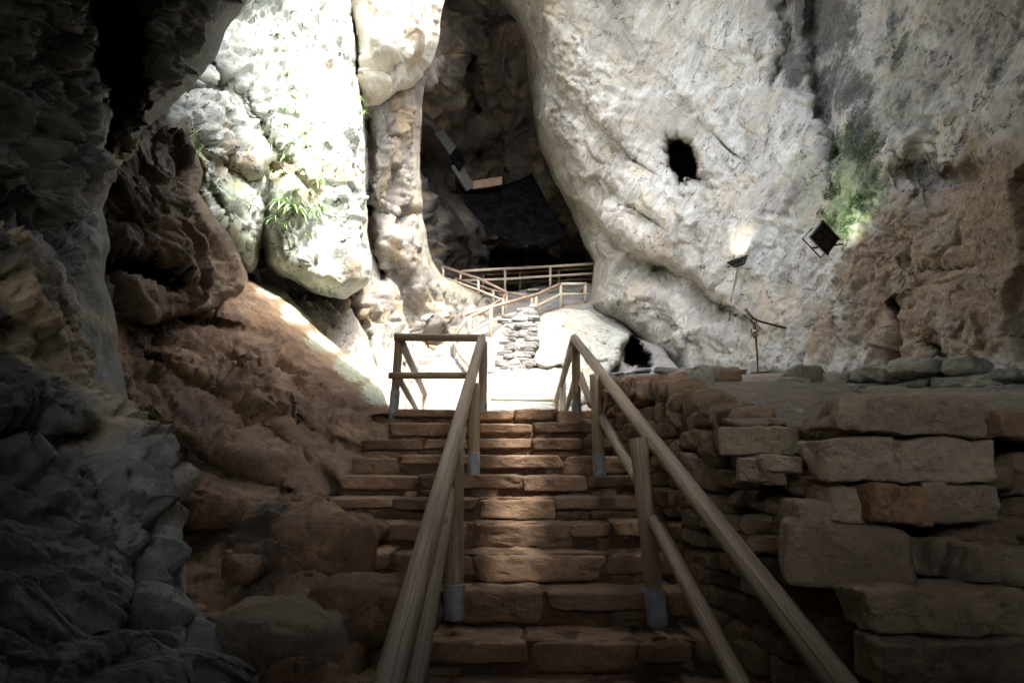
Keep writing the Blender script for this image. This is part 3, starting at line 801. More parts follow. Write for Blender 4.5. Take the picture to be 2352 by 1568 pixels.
# finer piece of the roof over the stairs, with a crack added to throw a streak of sun onto the steps
def make_added_crack():
    xs = np.arange(-2.4, 3.61, .05); ys = np.arange(.2, 6.41, .05)
    X, Y = np.meshgrid(xs, ys)
    Z = np.where(Y < ROOF_Y0, 3.4, 3.4 + (Y - ROOF_Y0) * ROOF_SL)
    P = np.stack([X.ravel(), Y.ravel(), Z.ravel()], -1)
    P[:, 2] += .15 * np.abs(rock_disp(P, big=.5, mid=.3, small=.1, fine=0, seed=121))
    ids = np.arange(X.size).reshape(X.shape)
    q = np.stack([ids[:-1, :-1], ids[1:, :-1], ids[1:, 1:], ids[:-1, 1:]], -1).reshape(-1, 4)
    c = P[q].mean(1)
    az = math.radians(SUN_AZ); el = math.radians(SUN_EL)
    sd = np.array([math.sin(az) * math.cos(el), -math.cos(az) * math.cos(el), math.sin(el)])
    keep = np.ones(len(c), bool)
    # follow each roof cell down the sun's ray to the stairs
    t = (c[:, 2] - .0) / sd[2]
    for _ in range(6):
        hit = c - sd * t[:, None]
        t = t + (hit[:, 2] - np.interp(hit[:, 1], [2.6, 3.95, 6.95, 8], [-1.6, -.916, .6, .6])) / sd[2] * .6
    hit = c - sd * t[:, None]
    w = ADDED_CRACK_W * (.6 + .9 * np.clip((hit[:, 1] - 4.4) / 2, 0, 1)) * (1 + 1.0 * perlin(np.stack([hit[:, 1] * 2.2, 0 * t, 0 * t + 5], -1), 3))
    mid = ADDED_CRACK_X + .25 * perlin(np.stack([hit[:, 1] * 1.1, 0 * t, 0 * t], -1), 4)
    keep = ~((np.abs(hit[:, 0] - mid) < w) & (hit[:, 1] > 4.5) & (hit[:, 1] < 7.2))
    q = q[keep]; used, inv = np.unique(q, return_inverse=True)
    S(new_obj('cave_roof', P[used], inv.reshape(-1, 4), M['near']))

make_added_crack()

# unseen sill added behind the camera to keep back light off the lower steps
def make_added_sill():
    xs = np.arange(-8, 8.1, .15); T = np.linspace(0, 1, 24)
    X, TT = np.meshgrid(xs, T)
    Y = ADDED_SILL_Y - .5 + 1.0 * TT + 0 * X
    Z = -2.0 + (ADDED_SILL_Z + 2.0) * (1 - (2 * TT - 1) ** 6)
    P = np.stack([X.ravel(), Y.ravel(), Z.ravel()], -1)
    P[:, 2] += .5 * rock_disp(P, big=.2, mid=.1, small=.05, fine=.01, seed=131)
    ids = np.arange(X.size).reshape(X.shape)
    q = np.stack([ids[:-1, :-1], ids[:-1, 1:], ids[1:, 1:], ids[1:, :-1]], -1).reshape(-1, 4)
    S(new_obj('added_sill', P, q, M['near']))

make_added_sill()
# ------------------------------------------------------------------ things
rng = np.random.RandomState(5)

# --- the stone stairs up to the landing
STEP_Z = {-4: -1.60, -3: -1.43, -2: -1.26, -1: -1.09, 0: -.916, 1: -.715, 2: -.535, 3: -.365, 4: -.205, 5: -.04, 6: .12, 7: .28, 8: .44, 9: .60}
STEP_Y = {k: 3.95 + .333 * k for k in STEP_Z}
STEP_Y.update({-1: 3.60, -2: 3.27, -3: 2.95, -4: 2.6})
STEP_L = {-4: -1.3, -3: -1.3, -2: -1.3, -1: -1.35, 0: -1.35, 1: -1.3, 2: -1.3, 3: -1.6, 4: -1.5, 5: -1.4, 6: -1.35, 7: -1.3, 8: -1.2, 9: -1.2}


def stair_z(y):
    ks = sorted(STEP_Z)
    return float(np.interp(y, [STEP_Y[k] for k in ks], [STEP_Z[k] for k in ks]))


def wall_x(y):      # face of the dry stone wall beside the stairs
    return float(np.interp(y, [2.5, 3.0, 4.2, 5, 6, 7.4], [1.35, 1.22, 1.1, 1.02, .95, .88]))


stairs = empty('stone_staircase', (0, 3.6, -1.2))
tag(stairs, 'rough brown stone staircase climbing between the two log handrails to the bright landing', 'stairs')
for k in sorted(STEP_Z):
    y0, z = STEP_Y[k], STEP_Z[k]
    below = STEP_Z.get(k - 1, z - .17)
    mb = MB()
    x = STEP_L[k] + rng.uniform(-.1, .1); xr = wall_x(y0) + .12
    rise = z - below
    while x < xr:        # tread slabs
        L = rng.uniform(.3, .85)
        if x + L > xr - .2: L = xr - x + .05
        hh = rise * rng.uniform(.5, .8)
        if rng.rand() < .18: hh = rise * .98
        dy = rng.uniform(-.022, .02); dz = rng.uniform(-.012, .008)
        V, f = stone((x + L / 2, y0 + .24 + dy, z - hh / 2 + dz), (L - .008, .50, hh), rng.randint(1e6), 14, k=10, rough=.13, skew=.09, R=rotz(rng.uniform(-.02, .02)))
        mb.add(V, f, tone=np.full(len(V), rng.uniform(-.9, .7)), tint=np.tile([0, max(0, rng.uniform(-.3, .35)), .0], (len(V), 1)))
        x2 = x
        while x2 < x + L - .02 and hh < rise * .9:      # thin packing stones under the slab
            l2 = min(rng.uniform(.18, .55), x + L - x2)
            h2 = rise - hh + .02
            V, f = stone((x2 + l2 / 2, y0 + .27 + rng.uniform(-.015, .03), z - hh - h2 / 2 + dz), (l2 - .006, .46, h2), rng.randint(1e6), 8, k=7, rough=.17, skew=.14)
            mb.add(V, f, tone=np.full(len(V), rng.uniform(-1, .3)), tint=np.tile([0, max(0, rng.uniform(-.3, .4)), .0], (len(V), 1)))
            x2 += l2
        x += L
    # mortar and earth behind the joints
    V, f = box(((STEP_L[k] + xr) / 2, y0 + .30, (z + below) / 2 - .02), (xr - STEP_L[k], .50, rise + .02))
    mb.add(V, f, tone=np.full(len(V), -1.6), tint=np.tile([0, .7, 0], (len(V), 1)))
    mb.build('step', M['stepstone'], stairs)


def log(mb, pts, r, seed=0, n=14, ds=.12, wob=.05, caps=True):
    V, f, G = tube(pts, r, n, caps, wob, seed, ds)
    G = G.copy(); G[:, 2] += seed * 3.71
    mb.add(V, f, grain=G)


def log_obj(name, pts, r, mat, parent, seed, label=None, **kw):
    mb = MB(); log(mb, pts, r, seed, **kw)
    o = mb.build(name, mat, parent, smooth=True)
    if label: o['label'] = label
    return o


def post(parent, base, top, r, seed, mat, sleeve=.17):
    p = log_obj('post', [base, top], [r * 1.02, r], mat, parent, seed, n=16)
    if sleeve:
        b = np.array(base); t = np.array(top); d = (t - b) / np.linalg.norm(t - b)
        V, f, G = tube([b - d * .02, b + d * sleeve, b + d * (sleeve + .004)], [r * 1.13, r * 1.13, r * 1.03], 18)
        mb = MB(); mb.add(V, f)
        s = mb.build('metal_sleeve', M['steel'], parent, smooth=False)
        s.parent = p
        s.matrix_parent_inverse = Matrix.Identity(4)
    return p


# right handrail
def rline(p0, p1, t): return tuple(np.array(p0) + (np.array(p1) - np.array(p0)) * t)


RT, RB = (.668, 7.2, 1.386), (1.02, 1.75, -.822)
rail_r = empty('log_handrail', (.87, 4.1, -.9))
tag(rail_r, 'round log handrail on the right of the stone stairs beside the dry stone wall', 'handrail')
log_obj('rail', [RT, RB], [.045, .048], M['wood'], rail_r, 3, n=18, ds=.08)
ra, rb = np.array(at(1383, 960, 5.65)), np.array(at(1470, 1110, 4.15))
dirn = rb - ra
log_obj('mid_rail', [tuple(ra - dirn * .95), tuple(rb)], .036, M['wood'], rail_r, 4)
rc, rd = np.array(at(1503, 1195, 3.95)), np.array(at(1700, 1568, 2.75))
log_obj('mid_rail', [tuple(rc), tuple(rd + (rd - rc) * .4)], .040, M['wood'], rail_r, 5)
for i, (tx, ty, bx, by, D, r) in enumerate([(1466, 1005, 1510, 1425, 4.08, .052), (1366, 860, 1377, 1090, 5.68, .046), (1322, 780, 1325, 962, 7.22, .046)]):
    b = at(bx, by, D); t = at(tx, ty, D)
    post(rail_r, b, t, r, 20 + i, M['wood'])

# left handrail, with its far end turning along the landing
LT, LB = (-.325, 7.2, 1.386), (-.375, 1.75, -.822)
rail_l = empty('log_handrail', (-.35, 4.1, -.9))
tag(rail_l, 'cracked round log handrail up the middle of the stairs, left of the other', 'handrail')
log_obj('rail', [LT, LB], [.044, .050], M['crackwood'], rail_l, 8, n=18, ds=.08)
la, lb = np.array(at(1062, 985, 5.3)), np.array(at(1018, 1210, 3.6))
log_obj('mid_rail', [tuple(la), tuple(lb)], .034, M['wood'], rail_l, 9)
lb2, lc = np.array(at(1030, 1150, 3.9)), np.array(at(955, 1568, 2.55))
log_obj('mid_rail', [tuple(lb2), tuple(lc + (lc - lb2) * .4)], .036, M['wood'], rail_l, 10)
for i, (tx, ty, bx, by, D, r) in enumerate([(1046, 1030, 1043, 1412, 4.1, .053), (1090, 880, 1088, 1086, 5.72, .046), (1110, 785, 1108, 962, 7.22, .045)]):
    post(rail_l, at(bx, by, D), at(tx, ty, D), r, 30 + i, M['wood'])

# cross barrier from the left handrail to the rock
cross = empty('log_barrier', (-1.2, 7.25, .6))
tag(cross, 'two level log rails closing the gap between left handrail and the rock slope', 'barrier')
log_obj('rail', [at(906, 774, 7.25), at(1110, 776, 7.28)], .042, M['wood'], cross, 41)
log_obj('rail', [at(893, 862, 7.2), at(1085, 862, 7.2)], .036, M['wood'], cross, 42)
post(cross, at(903, 962, 7.3), at(917, 778, 7.3), .045, 43, M['wood'], sleeve=.30)

# side rails of the landing
sidel = empty('log_railing', (-1.3, 9, .6))
tag(sidel, 'log railing going back along the left edge of the landing from the corner post', 'railing')
log_obj('rail', [at(922, 785, 7.3), at(976, 906, 11.5)], .044, M['wood'], sidel, 51)
log_obj('rail', [at(916, 868, 7.3), at(962, 950, 11.0)], .036, M['wood'], sidel, 52)
post(sidel, at(975, 972, 11.5), at(976, 905, 11.5), .044, 53, M['farwood'], sleeve=0)
sider = empty('log_railing', (.8, 9, .6))
tag(sider, 'short log railing going back on the right of the landing from the top post', 'railing')
log_obj('rail', [at(1317, 785, 7.35), at(1278, 918, 12.3)], .046, M['wood'], sider, 61)
log_obj('rail', [at(1333, 860, 7.4), at(1358, 930, 6.4)], .034, M['wood'], sider, 62)
post(sider, at(1293, 972, 10.5), at(1293, 868, 10.5), .05, 63, M['farwood'], sleeve=0)
post(sider, at(1278, 972, 12.3), at(1278, 916, 12.3), .05, 64, M['farwood'], sleeve=0)
log_obj('brace', [at(1322, 868, 7.5), at(1298, 950, 9.6)], .034, M['wood'], sider, 65)
farbar = empty('stone_parapet', (0, 13, .6))
tag(farbar, 'low white parapet with a pale log rail across the far end of the landing', 'parapet')
log_obj('rail', [at(1128, 915, 12.4), at(1280, 917, 12.4)], .045, M['farwood'], farbar, 66)
mb = MB()
x = 1105
while x < 1300:
    p = at(x + 20, 950, 13.0)
    V, f = stone((p[0], 13.1, .78), (.36, .4, .42), rng.randint(1e6), 8, k=9, rough=.07)
    mb.add(V, f, tone=np.full(len(V), rng.uniform(-.3, .6))); x += 41
mb.build('wall', M['farstone'], farbar)

# --- zigzag railings at the back
def railing(label, polys, posts, mat_list, base, seed, name='log_railing'):
    o = empty(name, base); tag(o, label, 'railing', None)
    for i, (nm, pts, r, mt) in enumerate(polys):
        log_obj(nm, [at(*p) for p in pts], r, M[mt], o, seed + i, n=8, ds=.8, wob=.1)
    for i, (x, y0, y1, D) in enumerate(posts):
        log_obj('post', [at(x, y1 + 4, D), at(x, y0, D)], .05, M['farwood'], o, seed + 20 + i, n=8, ds=.5, wob=.08)
    return o


railing('reddish log railing left of the white steps, rising to the right', [
    ('rail', [(950, 757, 20), (1001, 743, 20.4), (1060, 725, 20.9), (1127, 703, 21.5), (1157, 684, 21.9), (1164, 671, 22)], .05, 'redwood'),
    ('rail', [(950, 757, 20), (938, 790, 18.5), (930, 830, 16)], .05, 'redwood'),
    ('mid_rail', [(958, 786, 20), (1001, 772, 20.4)], .04, 'farwood')],
    [(950, 757, 812, 20), (1001, 744, 806, 20.4), (1060, 726, 772, 20.9), (1155, 686, 738, 21.8), (1163, 672, 722, 22)], None, at(1000, 806, 20.4), 100)
railing('weathered railing climbing up left from the zigzag bend to the dark cave mouth', [
    ('rail', [(1164, 671, 22), (1100, 640, 22.8), (1018, 613, 23.6)], .05, 'redwood'),
    ('mid_rail', [(1156, 690, 22), (1098, 666, 22.8), (1018, 637, 23.6)], .045, 'farwood')],
    [(1018, 612, 640, 23.6), (1099, 640, 690, 22.8)], None, at(1099, 690, 22.8), 130)
railing('orange brown railing above the masonry with a square top corner by the right wall', [
    ('rail', [(1044, 770, 19.2), (1074, 730, 19.6), (1127, 706, 20), (1234, 676, 20.8), (1288, 652, 21.3)], .052, 'redwood'),
    ('rail', [(1288, 652, 21.3), (1347, 652, 21.5)], .05, 'farwood'),
    ('mid_rail', [(1074, 766, 19.6), (1124, 739, 20), (1226, 706, 20.8), (1288, 676, 21.3), (1350, 676, 21.5)], .045, 'farwood'),
    ('lower_rail', [(1046, 766, 19.3), (1044, 790, 18.5), (1057, 814, 17.5), (1084, 846, 16)], .05, 'redwood'),
    ('brace', [(1347, 653, 21.5), (1334, 672, 22.5)], .05, 'redwood')],
    [(1078, 729, 768, 19.6), (1127, 706, 772, 20), (1231, 678, 730, 20.8), (1288, 652, 706, 21.3), (1344, 652, 686, 21.5), (1048, 800, 850, 18.3)], None, at(1127, 772, 20), 160)
railing('far lower railing behind the bend, descending right to the masonry wall', [
    ('rail', [(1047, 640, 24.4), (1132, 667, 24.2), (1213, 681, 23)], .05, 'redwood'),
    ('mid_rail', [(1050, 662, 24.4), (1110, 684, 24)], .045, 'farwood')],
    [(1047, 640, 668, 24.4), (1133, 667, 700, 24), (1222, 682, 716, 22.5)], None, at(1133, 700, 24), 190)
railing('long pale level railing at the edge of the upper walkway before the dark chamber', [
    ('rail', [(1060, 623, 25), (1160, 617, 25), (1264, 612, 25), (1380, 605, 25)], .055, 'farwood'),
    ('mid_rail', [(1058, 645, 25), (1160, 641, 25), (1264, 634, 25), (1380, 627, 25)], .05, 'farwood')],
    [(1058, 623, 668, 25), (1160, 617, 662, 25), (1264, 612, 656, 25)], None, at(1160, 662, 25), 220)
railing('dim second railing at the back of the upper walkway', [
    ('rail', [(1085, 633, 27.5), (1195, 626, 27.5), (1370, 616, 27.5)], .05, 'wood'),
    ('mid_rail', [(1110, 652, 27.5), (1195, 648, 27.5), (1370, 640, 27.5)], .045, 'wood')],
    [(1110, 632, 668, 27.5), (1195, 627, 666, 27.5), (1284, 622, 664, 27.5)], None, at(1195, 666, 27.5), 250)

# --- stone walls laid along a path
def course_wall(mb, path, zb, zt, course=(.09, .2), length=(.15, .42), depth=.3, n=6, rough=.12, k=6, clip=None, skew=.16, lean=0.0, tone=(-1, .8)):
    """path: plan points; zb, zt: functions of the distance along it."""
    P = np.array(path, float); seg = np.linalg.norm(np.diff(P, axis=0), axis=1); acc = np.concatenate([[0], np.cumsum(seg)])
    T = acc[-1]; zmin = min(zb(s) for s in np.linspace(0, T, 30)); zmax = max(zt(s) for s in np.linspace(0, T, 30))
    z = zmin
    while z < zmax:
        h = rng.uniform(*course); s = -rng.uniform(0, .2)
        while s < T:
            L = rng.uniform(*length); hh = h * rng.uniform(.75, 1.12)
            sm = min(max(s + L / 2, 0), T - 1e-4)
            lo, hi = zb(sm), zt(sm)
            zz = z + h / 2 + rng.uniform(-.02, .02)
            if lo - .08 < zz < hi - .3 * h:
                i = min(int(np.searchsorted(acc, sm, side='right')) - 1, len(seg) - 1)
                t = (sm - acc[i]) / seg[i]; p = P[i] + (P[i + 1] - P[i]) * t
                d = (P[i + 1] - P[i]) / seg[i]; a = math.atan2(d[1], d[0])
                nrm = np.array([-d[1], d[0]])
                q = p + nrm * (depth / 2 + rng.uniform(-.035, .035) + lean * (zz - lo))
                if clip is None or not clip(q[0], q[1], zz):
                    R = rotz(a + rng.uniform(-.12, .12)) @ roty(rng.uniform(-.09, .09)) @ rotx(rng.uniform(-.1, .1))
                    V, f = stone((q[0], q[1], zz), (L * 1.0, depth, hh * 1.03), rng.randint(1e6), n, k=k, rough=rough, R=R, skew=skew)
                    mb.add(V, f, tone=np.full(len(V), rng.uniform(*tone)), tint=np.tile([max(0, rng.uniform(-.5, .4)), max(0, rng.uniform(-.5, .5)), 0], (len(V), 1)))
            s += L
        z += h * .96


# dry stone wall on the right of the stairs
dw = empty('dry_stone_wall', (1.1, 4.2, -.9))
tag(dw, 'brown dry stone wall on the right of the stairs ending in large stacked slabs', 'wall')
DWP = [(.90, 7.45), (.95, 6), (1.02, 5), (1.1, 4.2), (1.27, 3.62), (1.52, 3.27), (1.95, 3.10), (2.2, 3.14), (2.5, 3.5)]
_a = np.array(DWP); _acc = np.concatenate([[0], np.cumsum(np.linalg.norm(np.diff(_a, axis=0), axis=1))])
DZT = [.95, .78, .63, .42, .23, .21, .20, .22, .25]
ztop = lambda s: float(np.interp(s, _acc, DZT))
def zbot(s):
    y = float(np.interp(s, _acc, _a[:, 1]))
    return max(stair_z(y) - .15, -1.75)
BIG = []       # rectangles (view px) kept free for the large slabs
def clipbig(x, y, z):
    d = np.array([x, y * CP + z * SP, -y * SP + z * CP])
    px = CX + F * d[0] / d[1]; py = CY - F * d[2] / d[1]
    return any(a < px < b and c < py < e for a, b, c, e in BIG)


SLABS = [  # view box, distance, depth, label, seed, tint, yaw, roll, power
    (1916, 2268, 905, 998, 2.95, .28, 'long mauve grey capping slab on top of the wall end', 11, (0, .1, 0), .10, .04, 7),
    (1902, 2276, 1006, 1104, 2.92, .28, 'long pale greenish brown slab under the capping slab', 12, (.25, 0, 0), .06, .0, 7),
    (1672, 1850, 976, 1046, 3.45, .25, 'mossy square stone at the wall top left of the slabs', 13, (.5, 0, 0), -.35, -.02, 8),
    (2010, 2140, 1118, 1208, 2.88, .25, 'orange stone in the middle of the wall end', 14, (0, .95, 0), .05, .08, 5),
    (2125, 2290, 1108, 1200, 2.95, .25, 'mauve stone beside the orange one', 15, (0, .1, .1), .0, .03, 6),
    (1905, 2010, 1120, 1200, 2.98, .25, 'grey stone left of the orange one', 16, (.2, 0, 0), .1, .1, 6),
    (1850, 2098, 1212, 1352, 2.80, .26, 'big rounded block with a broken right end', 17, (.12, .25, 0), -.25, .10, 5),
    (2010, 2380, 1362, 1456, 2.62, .24, 'smooth blue grey slab low in the wall', 18, (.15, 0, 0), .08, .0, 8),
    (2050, 2420, 1478, 1590, 2.55, .24, 'lowest grey brown slab of the wall end', 19, (.1, .1, 0), .05, .0, 8),
    (2230, 2400, 1260, 1350, 2.75, .5, 'square grey stone at the far right of the wall end', 20, (.2, 0, 0), .1, .05, 8),
    (1838, 1915, 1150, 1205, 2.98, .25, 'small pinkish stone', 21, (0, .3, 0), .0, .05, 5),
    (1715, 1815, 1052, 1110, 3.25, .22, 'brown cubic stone', 22, (0, .3, 0), -.3, .05, 6),
    (1760, 1850, 1045, 1085, 3.2, .22, 'flat brown stone', 23, (.2, .1, 0), -.2, .05, 6),
    (2285, 2420, 935, 1010, 3.3, .5, 'ochre stone at the right edge', 24, (0, .7, 0), .1, .0, 6),
]
for (x0, x1, y0, y1, D, dp, *_r) in SLABS:
    BIG.append((x0 + 8, x1 - 8, y0 + 6, y1 - 6))
mb = MB()
course_wall(mb, DWP[:6], zbot, ztop, (.09, .17), (.13, .34), .3, 6, .14, 5.5, clipbig, lean=.02)
ext = [(1.50, 3.27), (1.95, 3.10), (2.2, 3.14), (2.5, 3.5), (3.6, 3.7)]
course_wall(mb, ext, lambda s: -1.7, lambda s: .12, (.08, .15), (.15, .4), .3, 8, .13, 5.5, clipbig)
mb.build('stonework', M['drystone'], dw)
mb = MB()    # coping stones set on edge along the wall top
for i in range(26):
    s = .05 + i * .17 + rng.uniform(-.03, .03)
    x = float(np.interp(s, _acc, _a[:, 0])); y = float(np.interp(s, _acc, _a[:, 1]))
    if y < 3.7: break
    h = rng.uniform(.14, .26)
    V, f = stone((x + .14, y, ztop(s) - h / 2 + rng.uniform(-.01, .05)), (.26, rng.uniform(.10, .2), h), rng.randint(1e6), 8, k=5, rough=.16, skew=.22, R=rotz(rng.uniform(-.4, .4)) @ rotx(rng.uniform(-.35, .1)))
    mb.add(V, f, tone=np.full(len(V), rng.uniform(-.6, .9)), tint=np.tile([max(0, rng.uniform(-.4, .5)), max(0, rng.uniform(-.5, .4)), 0], (len(V), 1)))
mb.build('coping', M['drystone'], dw)
# dark earth filling behind the stones
mb = MB()
pp = [(x + .20, y) if i < 5 else (x, y + .2) for i, (x, y) in enumerate(DWP)]
Vs = []; fs = []
for i, (x, y) in enumerate(pp):
    zt_ = DZT[i] - .06; Vs += [(x, y, zt_), (x, y, -1.85), (x + (1.2 if i < 5 else .8), y + (.0 if i < 5 else 1.0), zt_ + .0)]
for i in range(len(pp) - 1):
    a = 3 * i; fs += [(a, a + 1, a + 4, a + 3)]
mb.add(Vs, fs); mb.build('earth_fill', M['core'], dw)
top = [(np.array(Vs[3 * i]), np.array(Vs[3 * i + 2])) for i in range(len(pp))]
ia = np.concatenate([np.linspace(i, i + 1, 14)[:-1] for i in range(len(pp) - 1)] + [[len(pp) - 1]])
G = []
for q in ia:
    i = min(int(q), len(pp) - 2); u = q - i
    a_ = top[i][0] * (1 - u) + top[i + 1][0] * u; b_ = top[i][1] * (1 - u) + top[i + 1][1] * u
    for k in range(13):
        G.append(a_ + (b_ - a_) * k / 12 + np.array([0, 0, .03]))
G = np.array(G); G[:, 2] += .5 * rock_disp(G, big=.1, mid=.06, small=.05, fine=.02, seed=140)
fq = [(13 * j + k, 13 * j + k + 1, 13 * j + k + 14, 13 * j + k + 13) for j in range(len(ia) - 1) for k in range(12)]
new_obj('earth_top', G, fq, M['terrace'], dw, smooth=True)
for (x0, x1, y0, y1, D, dp, lab, seed, ti, yaw, roll, kk) in SLABS:
    c = np.array(at((x0 + x1) / 2, (y0 + y1) / 2, D)); W = (x1 - x0) / F * D * 1.02; H = (y1 - y0) / F * D * .95
    V, f = stone((0, 0, 0), (W, dp, H), seed, 34 if W > .35 else 22, k=kk + 6, rough=.15, skew=.07, R=rotz(yaw) @ roty(roll))
    V = V + c + np.array([0, dp / 2, 0])
    o = new_obj('slab', V, f, M['slabstone'], dw, attrs={'tone': np.full(len(V), rng.uniform(-.5, .5)), 'tint': np.tile(ti, (len(V), 1))})
    o['label'] = lab

# low walls on the terrace
lw = MB()
pw = [at(1385, 868, 12.5)[:2], at(1500, 860, 12.6)[:2], at(1640, 850, 12.4)[:2], at(1725, 845, 11.6)[:2], at(1830, 842, 10.4)[:2]]
ztf = lambda s: float(np.interp(s, [0, 1, 2, 2.8, 4.2], [1.76, 1.87, 1.95, 1.62, 1.3]))
course_wall(lw, pw, lambda s: 1.2, ztf, (.06, .11), (.2, .5), .4, 6, .1, 6, tone=(-.5, .6))
o = lw.build('low_stone_wall', M['farstone'])
tag(o, 'low pale masonry wall at the foot of the great right wall, left of the hanging pan', 'wall')
lw = MB()
pe = [at(1790, 905, 7.4)[:2], at(1900, 900, 6.7)[:2], at(2100, 900, 5.9)[:2], at(2420, 905, 5.0)[:2]]
course_wall(lw, pe, lambda s: .45, lambda s: float(np.interp(s, [0, .6, 1.8, 4], [1.02, 1.05, .93, .70])), (.09, .17), (.2, .6), .45, 14, .22, 4.5, tone=(-.5, .9), skew=.22)
o = lw.build('low_stone_wall', M['ledge'])
tag(o, 'green stained low stone ledge wall across the right side of the terrace', 'wall')

# loose stones on the terrace and below the slope
def rock_thing(px, py, D, size, label, mat, seed, group=None, tint=(0, 0, 0), tone=0, lift=.35, k=3.5, n=14, rough=.16, yaw=0):
    c = at(px, py, D)
    V, f = stone((0, 0, size[2] * lift), size, seed, n, k=k, rough=rough, skew=.2, R=rotz(yaw))
    o = new_obj('rock', V, f, M[mat], attrs={'tone': np.full(len(V), tone), 'tint': np.tile(tint, (len(V), 1))})
    o.location = c
    tag(o, label, 'rock', group)
    return o


rock_thing(1655, 878, 7.0, (.42, .3, .2), 'reddish flat stone lying on the terrace below the pan', 'slabstone', 301, tint=(0, .55, 0))
rock_thing(1575, 884, 7.0, (.4, .3, .18), 'pinkish stone on the terrace left of the reddish one', 'slabstone', 302, tint=(0, .2, 0), tone=.9)
rock_thing(1610, 905, 5.2, (.2, .2, .26), 'upright pale mossy stone at the terrace edge', 'ledge', 303, tone=.6)
rock_thing(1850, 880, 6.9, (.36, .3, .2), 'green square stone in front of the ledge wall', 'ledge', 304, tint=(.5, 0, 0))
rock_thing(1820, 905, 6.2, (.3, .25, .18), 'small green rounded stone before the ledge wall', 'ledge', 305, tint=(.4, 0, 0), tone=.4)
rock_thing(735, 1275, 4.5, (.62, .5, .42), 'large brown earthy rock left of the lower steps', 'dirt', 310, lift=.1, n=22, tint=(0, .4, 0))
rock_thing(690, 1490, 3.55, (.66, .55, .36), 'angular mauve grey rock at the bottom left of the stairs', 'slabstone', 311, lift=.15, n=22, tone=-1.3)
rock_thing(860, 1420, 3.75, (.62, .5, .32), 'rounded brown rock against the left handrail foot', 'dirt', 312, lift=.2, n=22, tint=(0, .3, 0))
rock_thing(470, 1180, 5.0, (.55, .5, .3), 'brown boulder half buried at the foot of the clay slope', 'dirt', 313, lift=.1, n=22, tint=(0, .5, 0))
rock_thing(560, 1320, 4.3, (.25, .25, .16), 'small dark lump of clay under the slope', 'dirt', 314, lift=.2)
rock_thing(830, 1230, 4.9, (.4, .3, .14), 'flat brown stone beside the wide lower step', 'dirt', 315, lift=.2)
rock_thing(684, 1205, 5.0, (.14, .12, .09), 'small yellowish stone on the clay at the left of the steps', 'slabstone', 316, lift=.3, tint=(0, .6, 0), tone=.8)
for i in range(34):
    px = rng.uniform(430, 880); py = rng.uniform(1180, 1540)
    try:
        p, nn = surf('clay_slope', px, py)
    except Exception:
        continue
    s = rng.uniform(.03, .10)
    V, f = stone((0, 0, s * .1), (s * rng.uniform(.8, 1.5), s, s * .7), 400 + i, 6, k=3, rough=.2, skew=.25, R=rotz(rng.uniform(0, 3)))
    o = new_obj('pebble', V, f, M['slabstone' if i % 3 == 0 else 'dirt'], attrs={'tone': np.full(len(V), rng.uniform(-.5, .9)), 'tint': np.zeros((len(V), 3))})
    o.location = tuple(p)
    tag(o, 'small loose stone lying on the dark earth left of the stairs', 'stone', 'loose stones on the dark earth')

for i in range(46):
    px = rng.uniform(1430, 2300); py = rng.uniform(868, 960)
    p, nn = surf('terrace_ground', px, py)
    s = rng.uniform(.03, .11)
    V, f = stone((0, 0, s * .15), (s * rng.uniform(.9, 1.8), s, s * .6), 500 + i, 8, k=3.5, rough=.2, skew=.25, R=rotz(rng.uniform(0, 3)))
    o = new_obj('pebble', V, f, M[('slabstone', 'ledge', 'terrace')[i % 3]], attrs={'tone': np.full(len(V), rng.uniform(-.6, .9)), 'tint': np.zeros((len(V), 3))})
    o.location = tuple(p)
    tag(o, 'small loose stone lying on the earth terrace behind the dry stone wall', 'stone', 'loose stones on the terrace')

# --- central boulder, masonry and white steps behind the landing
o = rock_layer('boulder', [(1228, 742), (1250, 722), (1290, 712), (1350, 712), (1385, 738), (1420, 756), (1447, 768), (1444, 784), (1428, 805), (1424, 832), (1405, 848), (1396, 872), (1400, 900), (1330, 940), (1110, 950), (1105, 890), (1150, 872), (1190, 862), (1225, 838), (1204, 805), (1224, 772)],
    [(1205, 735, 18.4), (1350, 712, 18.6), (1447, 770, 16.8), (1425, 830, 15.2), (1396, 880, 14.2), (1300, 760, 17.2), (1300, 830, 15.6), (1200, 840, 16.0), (1200, 920, 13.8), (1110, 900, 14.6), (1110, 945, 13.5), (1330, 935, 13.4)],
    M['boulder'], smooth=True, step=4, roll=26, roll_d=.8, skirt=2.2, seed=77, jag=2.5, disp=dict(big=.3, mid=.16, small=.07, fine=.03, tilt=.6, stretch=2),
    creases=[dict(p=[(1205, 835), (1250, 848), (1290, 842)], w=5, a=.5), dict(p=[(1350, 838), (1395, 830)], w=5, a=.25), dict(p=[(1195, 850), (1205, 790), (1200, 740)], w=6, a=.25)],
    paint=[(0, 1180, 880, 60, 40, .55), (0, 1300, 780, 120, 50, .35), (0, 1170, 915, 70, 30, .5)])
tag(o, 'huge pale greenish boulder in the middle behind the landing', 'boulder')
mw = MB()
pm = [at(1092, 850, 16.4)[:2], at(1140, 850, 16.0)[:2], at(1215, 850, 15.9)[:2]]
course_wall(mw, pm, lambda s: 1.9, lambda s: float(np.interp(s, [0, .5, 1.1, 1.8], [3.0, 3.6, 4.1, 4.3])), (.07, .13), (.14, .42), .4, 6, .10, 7, tone=(-.4, .4), lean=.5, skew=.1)
Vb = []
for (x_, y_) in pm:
    zt_ = {0: 2.85, 1: 3.45, 2: 4.1}[len(Vb) // 2]
    Vb += [(x_, y_ + .03, 1.8), (x_, y_ + .03 + .5 * (zt_ - 1.9), zt_)]
